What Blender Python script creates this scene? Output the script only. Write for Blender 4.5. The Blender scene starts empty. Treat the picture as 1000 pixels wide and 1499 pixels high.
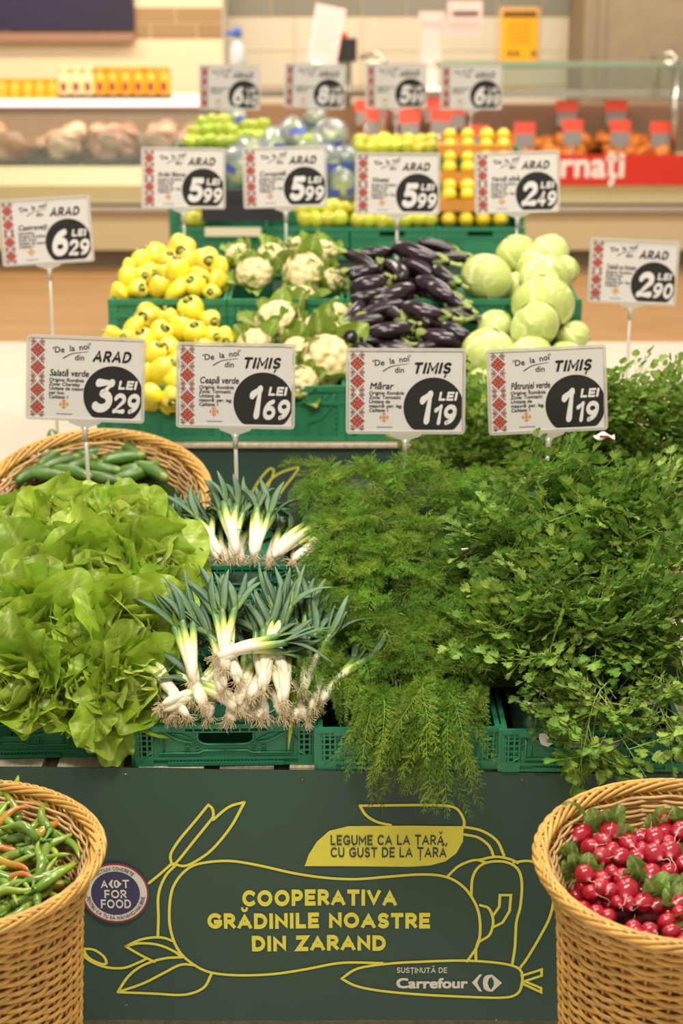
import bpy, math, random, colorsys
import numpy as np
from mathutils import Vector, Matrix, Euler
from mathutils.geometry import tessellate_polygon
random.seed(7)
R = random.Random(11)
pi = math.pi
SC = bpy.context.scene
COL = SC.collection

# ---------------------------------------------------------------- camera, world, lights, exposure
CAM_H, PITCH, F = 2.45, math.radians(18.0), 2640.0
cam = bpy.data.cameras.new('camera')
camo = bpy.data.objects.new('camera', cam); COL.objects.link(camo)
cam.sensor_fit = 'VERTICAL'; cam.sensor_height = 36.0
cam.lens = F / 1499.0 * 36.0
camo.location = (0, 0, CAM_H)
camo.rotation_euler = (pi / 2 - PITCH, 0, 0)
cam.clip_end = 200
cam.dof.use_dof = True
cam.dof.focus_distance = 3.95
cam.dof.aperture_fstop = 3.1
SC.camera = camo

world = bpy.data.worlds.new('store_ambient'); SC.world = world
world.use_nodes = True
world.node_tree.nodes['Background'].inputs[0].default_value = (1.0, 0.93, 0.82, 1)
world.node_tree.nodes['Background'].inputs[1].default_value = 0.55

def area(name, loc, size, power, color, aim=(0, 0, -1), sy=None):
    l = bpy.data.lights.new(name, 'AREA'); l.energy = power; l.color = color
    l.shape = 'RECTANGLE'; l.size = size; l.size_y = sy or size
    o = bpy.data.objects.new(name, l); COL.objects.link(o); o.location = loc
    o.rotation_euler = Vector(aim).to_track_quat('-Z', 'Y').to_euler()
    return o
WARM = (1.0, 0.90, 0.76)
area('ceiling_lamp_front', (-0.6, 2.1, 4.3), 1.2, 98, (1.0, .93, .82), (0.1, .45, -1), .5)
area('ceiling_lamp_front', (1.0, 2.6, 4.3), 1.2, 60, (1.0, .93, .82), (-.1, .35, -1), .5)
area('ceiling_lamp_middle', (-0.9, 5.0, 4.4), 1.4, 75, (1.0, .92, .80), (0.1, .1, -1), .6)
area('ceiling_lamp_middle', (1.1, 6.0, 4.4), 1.4, 75, (1.0, .92, .80), (0, .1, -1), .6)
area('ceiling_lamp_back', (-2.0, 9.6, 4.6), 2.0, 150, WARM, (0, .25, -1), .8)
area('ceiling_lamp_back', (2.0, 9.6, 4.6), 2.0, 150, WARM, (0, .25, -1), .8)
area('case_lamp', (-2.0, 13.85, 1.14), 2.6, 11, (1.0, .80, .70), (0, .1, -1), .1)
area('case_lamp', (2.0, 13.95, 1.3), 3.2, 14, (1.0, .84, .72), (0, .1, -1), .1)
area('counter_lamp', (-2.2, 13.6, 3.9), 4.0, 140, (1.0, .80, .62), (0, .45, -1), .4)
area('counter_lamp', (2.4, 13.6, 3.9), 4.0, 110, (1.0, .84, .66), (0, .45, -1), .4)

SC.view_settings.view_transform = 'Standard'; SC.view_settings.look = 'None'
SC.view_settings.gamma = 1; SC.view_settings.use_curve_mapping = False
SC.view_settings.exposure = 0.0
SC.cycles.use_denoising = True
SC.cycles.max_bounces = 8; SC.cycles.transparent_max_bounces = 16
SC.cycles.sample_clamp_indirect = 6

# ---------------------------------------------------------------- turning photograph positions into world points
CP, SP = math.cos(PITCH), math.sin(PITCH)
def ray(px, py):
    a, b = (px - 500) / F, (py - 749.5) / F
    return Vector((a, CP - b * SP, -SP - b * CP))
def PD(px, py, d): return Vector((0, 0, CAM_H)) + ray(px, py) * d
def PY(px, py, y):
    r = ray(px, py); return PD(px, py, y / r.y)
def PZ(px, py, z):
    r = ray(px, py); return PD(px, py, (z - CAM_H) / r.z)
def PS(px, py, prof):
    """first hit of the pixel's ray with a heap profile z(y) given as [(y,z),...]"""
    r = ray(px, py); ys = [p[0] for p in prof]; zs = [p[1] for p in prof]
    y = ys[0] - .02
    while y < ys[-1]:
        z = CAM_H + r.z * y / r.y
        if z <= float(np.interp(y, ys, zs)): break
        y += .004
    return Vector((r.x * y / r.y, y, CAM_H + r.z * y / r.y))

# ---------------------------------------------------------------- materials
def lin(c):
    if isinstance(c, str):
        c = tuple(int(c[i:i + 2], 16) / 255 for i in (0, 2, 4))
    return tuple(((x / 12.92) if x <= .04045 else ((x + .055) / 1.055) ** 2.4) for x in c)
def shade(c, k, s=1.0):
    r, g, b = c; h, sa, v = colorsys.rgb_to_hsv(r, g, b)
    return colorsys.hsv_to_rgb(h, min(1, sa * s), max(0, min(1, v * k)))
def mat(name, cols, rough=.5, spec=.5, noise=0, nscale=30, vary=0, bump=0, bscale=80, trans=0, metal=0, coat=0, hue=0, stretch=None, sub=0):
    """cols: one colour, or a list spread along the mesh attribute 'tint' (0..1)."""
    m = bpy.data.materials.new(name); m.use_nodes = True
    nt = m.node_tree; N = nt.nodes; L = nt.links; b = N['Principled BSDF']
    if isinstance(cols, (str, tuple)): cols = [cols]
    cols = [lin(c) for c in cols]
    if len(cols) == 1:
        rgb = N.new('ShaderNodeRGB'); rgb.outputs[0].default_value = (*cols[0], 1); out = rgb.outputs[0]
    else:
        at = N.new('ShaderNodeAttribute'); at.attribute_name = 'tint'
        cr = N.new('ShaderNodeValToRGB'); e = cr.color_ramp.elements
        while len(e) < len(cols): e.new(.5)
        for i, c in enumerate(cols): e[i].position = i / (len(cols) - 1); e[i].color = (*c, 1)
        L.new(at.outputs['Fac'], cr.inputs[0]); out = cr.outputs[0]
    tc = N.new('ShaderNodeTexCoord'); vec = tc.outputs['Object']
    if stretch:
        mp = N.new('ShaderNodeMapping'); mp.inputs['Scale'].default_value = stretch
        L.new(vec, mp.inputs[0]); vec = mp.outputs[0]
    if noise:
        n = N.new('ShaderNodeTexNoise'); n.inputs['Scale'].default_value = nscale; n.inputs['Detail'].default_value = 4
        L.new(vec, n.inputs['Vector'])
        mr = N.new('ShaderNodeMapRange'); mr.inputs[1].default_value = .3; mr.inputs[2].default_value = .7
        mr.inputs[3].default_value = 1 - noise; mr.inputs[4].default_value = 1 + noise
        L.new(n.outputs['Fac'], mr.inputs[0])
        hs = N.new('ShaderNodeHueSaturation'); L.new(mr.outputs[0], hs.inputs['Value']); L.new(out, hs.inputs['Color']); out = hs.outputs[0]
    if vary or hue:
        oi = N.new('ShaderNodeObjectInfo')
        hs = N.new('ShaderNodeHueSaturation')
        mr = N.new('ShaderNodeMapRange'); mr.inputs[3].default_value = 1 - vary; mr.inputs[4].default_value = 1 + vary
        L.new(oi.outputs['Random'], mr.inputs[0]); L.new(mr.outputs[0], hs.inputs['Value'])
        if hue:
            ml = N.new('ShaderNodeMath'); ml.operation = 'MULTIPLY'; ml.inputs[1].default_value = 7.31; L.new(oi.outputs['Random'], ml.inputs[0])
            fr = N.new('ShaderNodeMath'); fr.operation = 'FRACT'; L.new(ml.outputs[0], fr.inputs[0])
            m2 = N.new('ShaderNodeMapRange'); m2.inputs[3].default_value = .5 - hue; m2.inputs[4].default_value = .5 + hue
            L.new(fr.outputs[0], m2.inputs[0]); L.new(m2.outputs[0], hs.inputs['Hue'])
        L.new(out, hs.inputs['Color']); out = hs.outputs[0]
    L.new(out, b.inputs['Base Color'])
    b.inputs['Roughness'].default_value = rough; b.inputs['Specular IOR Level'].default_value = spec
    b.inputs['Metallic'].default_value = metal; b.inputs['Coat Weight'].default_value = coat
    b.inputs['Coat Roughness'].default_value = .12
    if sub: b.inputs['Subsurface Weight'].default_value = sub; b.inputs['Subsurface Scale'].default_value = .01
    if bump:
        n = N.new('ShaderNodeTexNoise'); n.inputs['Scale'].default_value = bscale; n.inputs['Detail'].default_value = 3
        L.new(vec, n.inputs['Vector'])
        bp = N.new('ShaderNodeBump'); bp.inputs['Strength'].default_value = bump; bp.inputs['Distance'].default_value = .004
        L.new(n.outputs['Fac'], bp.inputs['Height']); L.new(bp.outputs[0], b.inputs['Normal'])
    if trans:
        t = N.new('ShaderNodeBsdfTranslucent'); L.new(out, t.inputs['Color'])
        mx = N.new('ShaderNodeMixShader'); mx.inputs[0].default_value = trans
        L.new(b.outputs[0], mx.inputs[1]); L.new(t.outputs[0], mx.inputs[2])
        L.new(mx.outputs[0], N['Material Output'].inputs['Surface'])
    return m
def clear(name, gloss=.06, tint='ffffff', body=0, bodycol='e8e6e0', rough=.06):
    """thin clear plastic or glass: see-through, a little shine, optionally a share of milky body"""
    m = bpy.data.materials.new(name); m.use_nodes = True
    nt = m.node_tree; N = nt.nodes; L = nt.links; b = N['Principled BSDF']
    b.inputs['Base Color'].default_value = (*lin(bodycol), 1); b.inputs['Roughness'].default_value = .35
    t = N.new('ShaderNodeBsdfTransparent'); t.inputs[0].default_value = (*lin(tint), 1)
    g = N.new('ShaderNodeBsdfGlossy'); g.inputs['Roughness'].default_value = rough
    m1 = N.new('ShaderNodeMixShader'); m1.inputs[0].default_value = gloss
    L.new(t.outputs[0], m1.inputs[1]); L.new(g.outputs[0], m1.inputs[2])
    m2 = N.new('ShaderNodeMixShader'); m2.inputs[0].default_value = body
    L.new(m1.outputs[0], m2.inputs[1]); L.new(b.outputs[0], m2.inputs[2])
    L.new(m2.outputs[0], N['Material Output'].inputs['Surface'])
    return m
def glow(name, col, s):
    m = bpy.data.materials.new(name); m.use_nodes = True
    b = m.node_tree.nodes['Principled BSDF']; b.inputs['Base Color'].default_value = (*lin(col), 1)
    b.inputs['Emission Color'].default_value = (*lin(col), 1); b.inputs['Emission Strength'].default_value = s
    return m

# ---------------------------------------------------------------- mesh collector
class G:
    def __init__(s): s.v = []; s.f = []; s.m = []; s.t = []; s.sm = []
    def add(s, vs, fs, mi=0, tint=0.0, smooth=True):
        o = len(s.v); s.v.extend([tuple(p) for p in vs]); s.f.extend([tuple(i + o for i in f) for f in fs])
        s.m.extend([mi] * len(fs)); s.sm.extend([smooth] * len(fs))
        s.t.extend(list(tint) if hasattr(tint, '__len__') else [tint] * len(vs)); return s
    def box(s, x0, x1, y0, y1, z0, z1, mi=0, tint=0.0):
        v = [(x0, y0, z0), (x1, y0, z0), (x1, y1, z0), (x0, y1, z0), (x0, y0, z1), (x1, y0, z1), (x1, y1, z1), (x0, y1, z1)]
        return s.add(v, [(0, 3, 2, 1), (4, 5, 6, 7), (0, 1, 5, 4), (1, 2, 6, 5), (2, 3, 7, 6), (3, 0, 4, 7)], mi, tint, False)
    def tube(s, pts, rad, n=6, mi=0, tint=0.0, cap=True, closed=False, flat=1.0):
        P = [Vector(p) for p in pts]; k = len(P)
        if not hasattr(rad, '__len__'): rad = [rad] * k
        T = []
        for i in range(k):
            a = P[(i - 1) % k] if (closed or i > 0) else P[i]; b = P[(i + 1) % k] if (closed or i < k - 1) else P[i]
            d = b - a; T.append(d.normalized() if d.length > 1e-9 else Vector((0, 0, 1)))
        up = Vector((0, 0, 1)) if abs(T[0].z) < .9 else Vector((1, 0, 0))
        nrm = (up - T[0] * up.dot(T[0])).normalized()
        vs = []; tt = []
        for i in range(k):
            nrm = nrm - T[i] * nrm.dot(T[i])
            nrm = nrm.normalized() if nrm.length > 1e-6 else T[i].orthogonal().normalized()
            bn = T[i].cross(nrm)
            for j in range(n):
                a = 2 * pi * j / n
                vs.append(P[i] + (nrm * math.sin(a) * flat + bn * math.cos(a)) * rad[i])
                tt.append(tint[i] if hasattr(tint, '__len__') else tint)
        fs = []
        for i in range(k if closed else k - 1):
            for j in range(n):
                a, b = i * n + j, i * n + (j + 1) % n; c, d = ((i + 1) % k) * n + (j + 1) % n, ((i + 1) % k) * n + j
                fs.append((a, b, c, d))
        if cap and not closed: fs.append(tuple(range(n))[::-1]); fs.append(tuple((k - 1) * n + j for j in range(n)))
        return s.add(vs, fs, mi, tt)
    def lathe(s, prof, n=16, mi=0, tint=None, fn=None, smooth=True):
        """prof [(r,z)] turned about z; fn(angle, i, r, z) may change the point"""
        vs = []; tt = []
        for i, (r, z) in enumerate(prof):
            for j in range(n):
                a = 2 * pi * j / n
                vs.append(fn(a, i, r, z) if fn else (r * math.cos(a), r * math.sin(a), z))
                tt.append(tint[i] if tint is not None else 0.0)
        fs = [(i * n + j, i * n + (j + 1) % n, (i + 1) * n + (j + 1) % n, (i + 1) * n + j) for i in range(len(prof) - 1) for j in range(n)]
        return s.add(vs, fs, mi, tt, smooth)
    def grid(s, fn, nu, nv, mi=0, tfn=None):
        vs = []; tt = []
        for i in range(nu + 1):
            for j in range(nv + 1):
                u, v = i / nu, j / nv * 2 - 1
                vs.append(fn(u, v)); tt.append(tfn(u, v) if tfn else 0.0)
        w = nv + 1
        return s.add(vs, [(i * w + j, i * w + j + 1, (i + 1) * w + j + 1, (i + 1) * w + j) for i in range(nu) for j in range(nv)], mi, tt)
    def poly(s, pts, mi=0, tint=0.0):
        v = [Vector(p) for p in pts]
        fs = [tuple(t) for t in tessellate_polygon([v])]
        return s.add(v, fs, mi, tint, False)
    def merge(s, o, M=None):
        k = len(s.v)
        s.v.extend([tuple(M @ Vector(p)) for p in o.v] if M is not None else o.v)
        s.f.extend([tuple(i + k for i in f) for f in o.f]); s.m.extend(o.m); s.t.extend(o.t); s.sm.extend(o.sm); return s
    def mesh(s, name, mats):
        me = bpy.data.meshes.new(name); me.from_pydata(s.v, [], s.f)
        for m in (mats if isinstance(mats, (list, tuple)) else [mats]): me.materials.append(m)
        me.polygons.foreach_set('material_index', s.m); me.polygons.foreach_set('use_smooth', s.sm)
        a = me.attributes.new('tint', 'FLOAT', 'POINT'); a.data.foreach_set('value', [float(x) for x in s.t])
        me.update(); return me
    def build(s, name, mats, parent=None, **k): return put(name, s.mesh(name, mats), parent, **k)
def put(name, me, parent=None, loc=None, rot=None, M=None, scale=None, label=None, kind=None):
    o = bpy.data.objects.new(name, me); COL.objects.link(o)
    if parent is not None: o.parent = parent
    if M is not None: o.matrix_local = M
    if loc is not None: o.location = loc
    if rot is not None: o.rotation_euler = rot
    if scale is not None: o.scale = (scale,) * 3 if not hasattr(scale, '__len__') else scale
    if label: o['label'] = label
    if kind: o['kind'] = kind
    return o
def tag(o, label, cat=None, group=None, kind=None):
    if label: o['label'] = label
    if cat: o['category'] = cat
    if group: o['group'] = group
    if kind: o['kind'] = kind
    return o
def thing(name, label, cat, loc=(0, 0, 0), rot=(0, 0, 0), group=None, scale=None, M=None):
    o = put(name, None, None, loc=None if M is not None else loc, rot=None if M is not None else rot, scale=scale, M=M)
    o.empty_display_size = .05
    return tag(o, label, cat, group)
def struct(o): o['kind'] = 'structure'; return o
def TRS(loc, rot=(0, 0, 0), sc=1.0): return Matrix.LocRotScale(Vector(loc), Euler(rot), Vector((sc, sc, sc) if not hasattr(sc, '__len__') else sc))
def crom(pts, n=6, closed=False):
    P = [Vector((*p, 0)) if len(p) == 2 else Vector(p) for p in pts]; k = len(P); out = []
    for i in range(k if closed else k - 1):
        p1, p2 = P[i], P[(i + 1) % k]
        p0 = P[i - 1] if (closed or i > 0) else p1 * 2 - p2
        p3 = P[(i + 2) % k] if (closed or i < k - 2) else p2 * 2 - p1
        for j in range(n):
            t = j / n
            out.append(.5 * ((2 * p1) + (p2 - p0) * t + (2 * p0 - 5 * p1 + 4 * p2 - p3) * t * t + (3 * p1 - p0 - 3 * p2 + p3) * t ** 3))
    if not closed: out.append(P[-1])
    return out
ORD = ['first', 'second', 'third', 'fourth', 'fifth', 'sixth', 'seventh', 'eighth', 'ninth', 'tenth', 'eleventh', 'twelfth', 'thirteenth', 'fourteenth', 'fifteenth', 'sixteenth', 'seventeenth', 'eighteenth', 'nineteenth', 'twentieth']

# ---------------------------------------------------------------- lettering: our own stroke letters
def arc(cx, cy, rx, ry, a0, a1, n=12):
    return [(cx + rx * math.cos(math.radians(a0 + (a1 - a0) * i / n)), cy + ry * math.sin(math.radians(a0 + (a1 - a0) * i / n))) for i in range(n + 1)]
GL = {
 'A': (.8, [[(0, 0), (.4, 1), (.8, 0)], [(.14, .3), (.66, .3)]]),
 'B': (.6, [[(.3, .53), (0, .53), (0, 1), (.32, 1)] + arc(.32, .765, .25, .235, 90, -90) + [(.3, .53)], [(0, .53), (0, 0), (.33, 0)] + arc(.33, .265, .27, .265, -90, 90)]),
 'C': (.72, [arc(.42, .5, .42, .5, 50, 310, 20)]),
 'D': (.72, [[(0, 0), (0, 1), (.28, 1)] + arc(.28, .5, .44, .5, 90, -90, 14) + [(0, 0)]]),
 'E': (.55, [[(.55, 1), (0, 1), (0, 0), (.55, 0)], [(0, .5), (.48, .5)]]),
 'F': (.52, [[(.52, 1), (0, 1), (0, 0)], [(0, .48), (.46, .48)]]),
 'G': (.8, [arc(.44, .5, .44, .5, 48, 330, 20) + [(.82, .42), (.48, .42)]]),
 'I': (0, [[(0, 0), (0, 1)]]),
 'L': (.5, [[(0, 1), (0, 0), (.5, 0)]]),
 'M': (.85, [[(0, 0), (0, 1), (.425, .3), (.85, 1), (.85, 0)]]),
 'N': (.68, [[(0, 0), (0, 1), (.68, 0), (.68, 1)]]),
 'O': (.88, [arc(.44, .5, .44, .5, 0, 360, 26)]),
 'P': (.58, [[(0, 0), (0, 1), (.3, 1)] + arc(.3, .7, .28, .3, 90, -90) + [(0, .4)]]),
 'R': (.6, [[(0, 0), (0, 1), (.3, 1)] + arc(.3, .72, .28, .28, 90, -90) + [(0, .44)], [(.28, .44), (.6, 0)]]),
 'S': (.56, [arc(.29, .745, .27, .255, 35, 270, 14) + arc(.29, .245, .28, .245, 90, -145, 14)]),
 'T': (.66, [[(0, 1), (.66, 1)], [(.33, 1), (.33, 0)]]),
 'U': (.68, [[(0, 1), (0, .36)] + arc(.34, .34, .34, .34, 180, 360, 14) + [(.68, 1)]]),
 'V': (.76, [[(0, 1), (.38, 0), (.76, 1)]]),
 'Z': (.62, [[(0, 1), (.62, 1), (0, 0), (.62, 0)]]),
 ',': (.06, [[(.08, .06), (.0, -.16)]]),
 '0': (.6, [arc(.3, .5, .3, .5, 90, 450, 24)]),
 '1': (.3, [[(0, .78), (.28, 1), (.28, 0)]]),
 '2': (.58, [arc(.29, .73, .28, .27, 165, -25, 14) + [(.02, 0), (.6, 0)]]),
 '3': (.56, [[(.04, 1), (.54, 1), (.26, .6)] + arc(.26, .29, .29, .29, 80, -140, 14)]),
 '4': (.62, [[(.42, 0), (.42, 1), (0, .28), (.62, .28)]]),
 '5': (.56, [[(.54, 1), (.12, 1), (.07, .58)] + arc(.26, .31, .3, .31, 110, -140, 14)]),
 '6': (.6, [[(.46, 1)] + arc(.42, .34, .42, .62, 115, 178, 6) + arc(.3, .3, .29, .3, 180, 540, 20)]),
 '8': (.58, [arc(.29, .76, .24, .24, -90, 270, 18), arc(.29, .26, .29, .26, 90, 450, 20)]),
 '9': (.6, [arc(.3, .7, .29, .3, 0, 360, 20) + arc(.18, .66, .42, .62, -2, -65, 6) + [(.14, 0)]]),
}
def stroke2d(P, w, round_=False, closed=False):
    """polygons for a stroked polyline in 2D"""
    P = [Vector((p[0], p[1])) for p in P]; Q = [P[0]]
    for p in P[1:]:
        if (p - Q[-1]).length > 1e-5: Q.append(p)
    P = Q; k = len(P); polys = []
    if (P[0] - P[-1]).length < 1e-4 and k > 3: closed = True; P = P[:-1]; k -= 1
    h = w / 2; Lf = []; Rt = []
    for i in range(k):
        a = (P[i] - P[i - 1]).normalized() if (closed or i > 0) else None
        b = (P[(i + 1) % k] - P[i]).normalized() if (closed or i < k - 1) else None
        if a is None: t = b; m = 1
        elif b is None: t = a; m = 1
        else:
            t = (a + b); t = t.normalized() if t.length > .05 else a
            m = min(1 / max(.3, t.dot(a)), 2.4 if not round_ else 1.15)
        n = Vector((-t.y, t.x)) * h * m
        p = P[i].copy()
        if not round_ and not closed:
            if i == 0: p -= t * h * .98
            if i == k - 1: p += t * h * .98
        Lf.append(p + n); Rt.append(p - n)
        if round_ and not closed and (i in (0, k - 1) or a.dot(b) < .8):
            polys.append([(P[i].x + h * math.cos(q * pi / 6), P[i].y + h * math.sin(q * pi / 6)) for q in range(12)])
    for i in range(k if closed else k - 1):
        j = (i + 1) % k
        polys.append([tuple(Lf[i]), tuple(Rt[i]), tuple(Rt[j]), tuple(Lf[j])])
    return polys
def caps(text, h, sw, gap=.16, round_=False, width=None, shear=0.0, fx=1.0):
    """polygons of a line of capitals/digits, baseline at 0, height h; returned with its width"""
    s = sw; polys = []; x = 0.0
    for ch in text:
        if ch == ' ': x += .32 + s; continue
        base = {'Ă': 'A', 'Â': 'A', 'Ș': 'S', 'Ț': 'T'}.get(ch, ch)
        gw, st = GL[base]; gw *= fx
        for pl in st:
            pts = [(x + s / 2 + p[0] * fx, s / 2 + p[1] * (1 - s)) for p in pl]
            for q in stroke2d(pts, s, round_):
                polys.append([(p[0], p[1] if (round_ or ch == ',') else max(0, min(1, p[1]))) for p in q])
        cx = x + s / 2 + gw / 2; t2 = s * .62
        if ch == 'Ă': polys += stroke2d([(cx + .17 * math.cos(a), 1.3 + .15 * math.sin(a)) for a in [pi + pi * i / 8 for i in range(9)]], t2, round_)
        if ch == 'Â': polys += stroke2d([(cx - .15, 1.1), (cx, 1.27), (cx + .15, 1.1)], t2, round_)
        if ch in 'ȘȚ': polys += stroke2d([(cx + .03, -.1), (cx - .03, -.26)], t2, round_)
        x += gw + s + gap
    W = x - gap; kx = (width / (W * h)) if width else 1
    return [[((p[0] + shear * p[1]) * h * kx, p[1] * h) for p in q] for q in polys], W * h * kx
_fc = {}
def small_text(text, size, bold=.0, shear=0.0, width=None, maxw=None):
    """triangles of a line in Blender's built-in face, thickened by overlaying shifted copies"""
    if text not in _fc:
        c = bpy.data.curves.new('t', 'FONT'); c.body = text; c.resolution_u = 3
        o = bpy.data.objects.new('t', c); COL.objects.link(o)
        me = o.to_mesh(); v = [tuple(q.co)[:2] for q in me.vertices]; f = [tuple(p.vertices) for p in me.polygons]
        o.to_mesh_clear(); bpy.data.objects.remove(o); bpy.data.curves.remove(c); _fc[text] = (v, f)
    v, f = _fc[text]; W = max(p[0] for p in v) if v else 1
    kx = width / (W * size) if width else 1
    if maxw and W * size > maxw: kx = maxw / (W * size)
    out = []
    for dx, dy in ([(0, 0)] if not bold else [(-bold, -bold), (bold, -bold), (bold, bold), (-bold, bold), (0, 0)]):
        out.append(([((p[0] + dx + shear * p[1]) * size * kx, (p[1] + dy) * size) for p in v], f))
    return out
def lay(g, polys, to3, mi=0):
    for k, q in enumerate(polys):
        o = 2.5e-5 * (k % 14); g.add([(lambda w: (w[0], w[1] - o, w[2]))(to3(*p)) for p in q], [tuple(range(len(q)))], mi, 0.0, False)
def lay_text(g, tris, to3, mi=0, off=(0, 0), rot=0.0):
    c, s = math.cos(rot), math.sin(rot)
    for k, (v, f) in enumerate(tris):
        P = [to3(off[0] + c * p[0] - s * p[1], off[1] + s * p[0] + c * p[1]) for p in v]
        g.add([(w[0], w[1] - 6e-5 * k, w[2]) for w in P], f, mi, 0.0, False)

# ================================================================ SETTING
M_floor = mat('floor_white_tile', 'dcd3c4', .25, .4, noise=.04, nscale=2)
M_floor2 = mat('floor_tan', 'a98356', .3, .4, noise=.12, nscale=1.2, stretch=(1, 4, 1))
g = G()
g.box(-7, 7, -2, 10.95, -.1, 0); struct(g.build('floor', M_floor))
g = G(); g.box(-7, 7, 10.95, 17.5, -.1, 0.0); struct(g.build('floor', M_floor2))
M_wall = mat('wall_cream', 'efdcb8', .6)
M_wall_r = mat('wall_grey_concrete', '8f7f68', .8, noise=.1, nscale=6)
M_grout = mat('tile_grout', 'd9c49c', .8)
M_tile_tan = mat('tile_tan', 'a3855f', .35, vary=.08)
M_tile_grey = mat('tile_grey', '8b897c', .35, vary=.08)
M_tile_cream = mat('tile_cream', 'd9d2bc', .35, vary=.03)
YW = 16.0
def wallrect(px0, px1, py0, py1, y):
    a, b = PY(px0, py1, y), PY(px1, py0, y); return a.x, b.x, a.z, b.z
x0, x1, z0, z1 = wallrect(327, 855, 140, 0, YW + .6)
g = G(); g.box(-9, PY(327, 100, YW).x, YW, YW + .3, 0, 4.6)
wall_l = struct(g.build('wall_left', M_wall))
g = G(); g.box(PY(327, 100, YW).x, PY(853, 100, YW + .6).x + .1, YW + .6, YW + .8, 0, 4.6)
wall_b = struct(g.build('wall_back', M_grout))
xr = PY(853, 100, YW - .5).x
g = G(); g.box(xr, 9, YW - .5, YW + .8, 0, 4.6)
g.box(xr + .12, xr + .17, YW - .53, YW - .5, 0, 4.6)
wall_r = struct(g.build('wall_right', M_wall_r))
# tan brick band on the left wall
tm = {}
def tile(parent, x0, x1, z0, z1, y, m):
    key = (round(x1 - x0, 3), round(z1 - z0, 3), m.name)
    if key not in tm:
        a, b = (x1 - x0) / 2 - .004, (z1 - z0) / 2 - .004
        g = G(); v = [(-a, 0, -b), (a, 0, -b), (a, 0, b), (-a, 0, b), (-a + .006, -.012, -b + .006), (a - .006, -.012, -b + .006), (a - .006, -.012, b - .006), (-a + .006, -.012, b - .006)]
        g.add(v, [(4, 5, 6, 7), (0, 1, 5, 4), (1, 2, 6, 5), (2, 3, 7, 6), (3, 0, 4, 7)], 0, 0, False); tm[key] = g.mesh('tile', m)
    put('tile', tm[key], parent, loc=((x0 + x1) / 2, y, (z0 + z1) / 2))
zt = PY(0, 10, YW).z; zb = PY(0, 57, YW).z; h = (zt - zb) / 2
xe = PY(327, 100, YW).x
for r in range(2):
    x = xe - (.26 if r == 0 else 0) 
    x = xe; first = True
    while x > -2.7:
        w = .4 if not (first and r == 1) else .22
        tile(wall_l, x - w, x, zt - (r + 1) * h, zt - r * h, YW, M_tile_tan); x -= w; first = False
# recess wall: grey band above cream tiles
g0 = PY(600, 25, YW + .6).z
xl, xq = PY(327, 100, YW).x + .0, PY(853, 100, YW + .6).x
for r in range(2):
    x = xl - (.2 if r else 0)
    while x < xq:
        a, b = max(x, xl), min(x + .4, xq)
        if b - a > .05: tile(wall_b, a, b, g0 + r * .2, g0 + (r + 1) * .2, YW + .6, M_tile_grey)
        x += .4
for r in range(5):
    x = xl
    while x < xq - .02:
        b = min(x + .6, xq); tile(wall_b, x, b, g0 - (r + 1) * .3, g0 - r * .3, YW + .6, M_tile_cream); x += .6

# ---- deli counter along the back
M_ccream = mat('counter_cream_panel', 'c9b78e', .4)
M_cgreen = mat('counter_pale_panel', 'd6cc9f', .4)
M_cdark = mat('counter_kick', '7a6b52', .5)
M_steel = mat('steel', 'cfc8bc', .22, metal=1, noise=.04, nscale=8)
M_brown = mat('counter_brown', '8d5f45', .5)
M_white = mat('white_enamel', 'f1ece2', .4)
M_glass = clear('counter_glass', .14, 'eef6ee')
M_glass_edge = clear('glass_edge', .1, 'b9cdb8', .4, 'a9bfa8')
YC = 13.4
def zc(py, y=YC): return PY(500, py, y).z
ct = thing('deli_counter', 'long cream deli counter with steel rail and glass front along the back', 'counter', (0, YC, 0))
def cb(name, x0, x1, y0, y1, z0, z1, m, **k):
    g = G(); g.box(x0, x1, y0 - YC, y1 - YC, z0, z1); return g.build(name, m, ct, **k)
cb('kick', -6, 6, YC + .12, YC + 1.3, 0, zc(366), M_cdark)
cb('front_panel', -6, 6, YC, YC + 1.3, zc(366), zc(312), M_ccream)
cb('rail', -6, 6, YC - .07, YC, zc(308), zc(300), M_steel)
g = G()
ya, yb = -.02, .1
zs = [zc(298), zc(270), zc(244)]
g.add([(-6, 0, zs[0]), (6, 0, zs[0]), (6, -.06, zs[1]), (-6, -.06, zs[1]), (6, .0, zs[2]), (-6, .0, zs[2]), (-6, 1.3, zs[0]), (6, 1.3, zs[0]), (6, 1.3, zs[2] - .05), (-6, 1.3, zs[2] - .05)],
      [(0, 1, 2, 3), (3, 2, 4, 5), (5, 4, 8, 9), (6, 9, 8, 7), (0, 3, 5, 9, 6), (1, 7, 8, 4, 2)], 0, 0, False)
g.build('sloping_panel', M_cgreen, ct)
xs = PY(322, 200, YC).x
# left half: bright shelf over the meat
zl = zc(158, YC + .1)
cb('top_shelf', -6, PY(320, 150, YC).x, YC + .1, YC + .75, zl, zl + .05, M_white)
cb('shelf_lip', -6, PY(320, 150, YC).x, YC + .06, YC + .1, zl - .04, zl + .015, M_brown)
g = G(); g.tube([(-5.8, YC + .06 - YC, zl + .03), (PY(318, 150, YC).x, .06, zl + .03)], .018, 8)
g.build('light_tube', glow('tube_light', 'ffe2e0', 1.5), ct)
cb('back_panel', -6, 6, YC + .95, YC + 1.0, zs[2], zc(152, YC + .97), mat('counter_back_brown', 'c4a184', .5))
cb('glass_front', -5.9, PY(320, 150, YC).x, YC + .02, YC + .028, zs[2], zl, M_glass)
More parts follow.
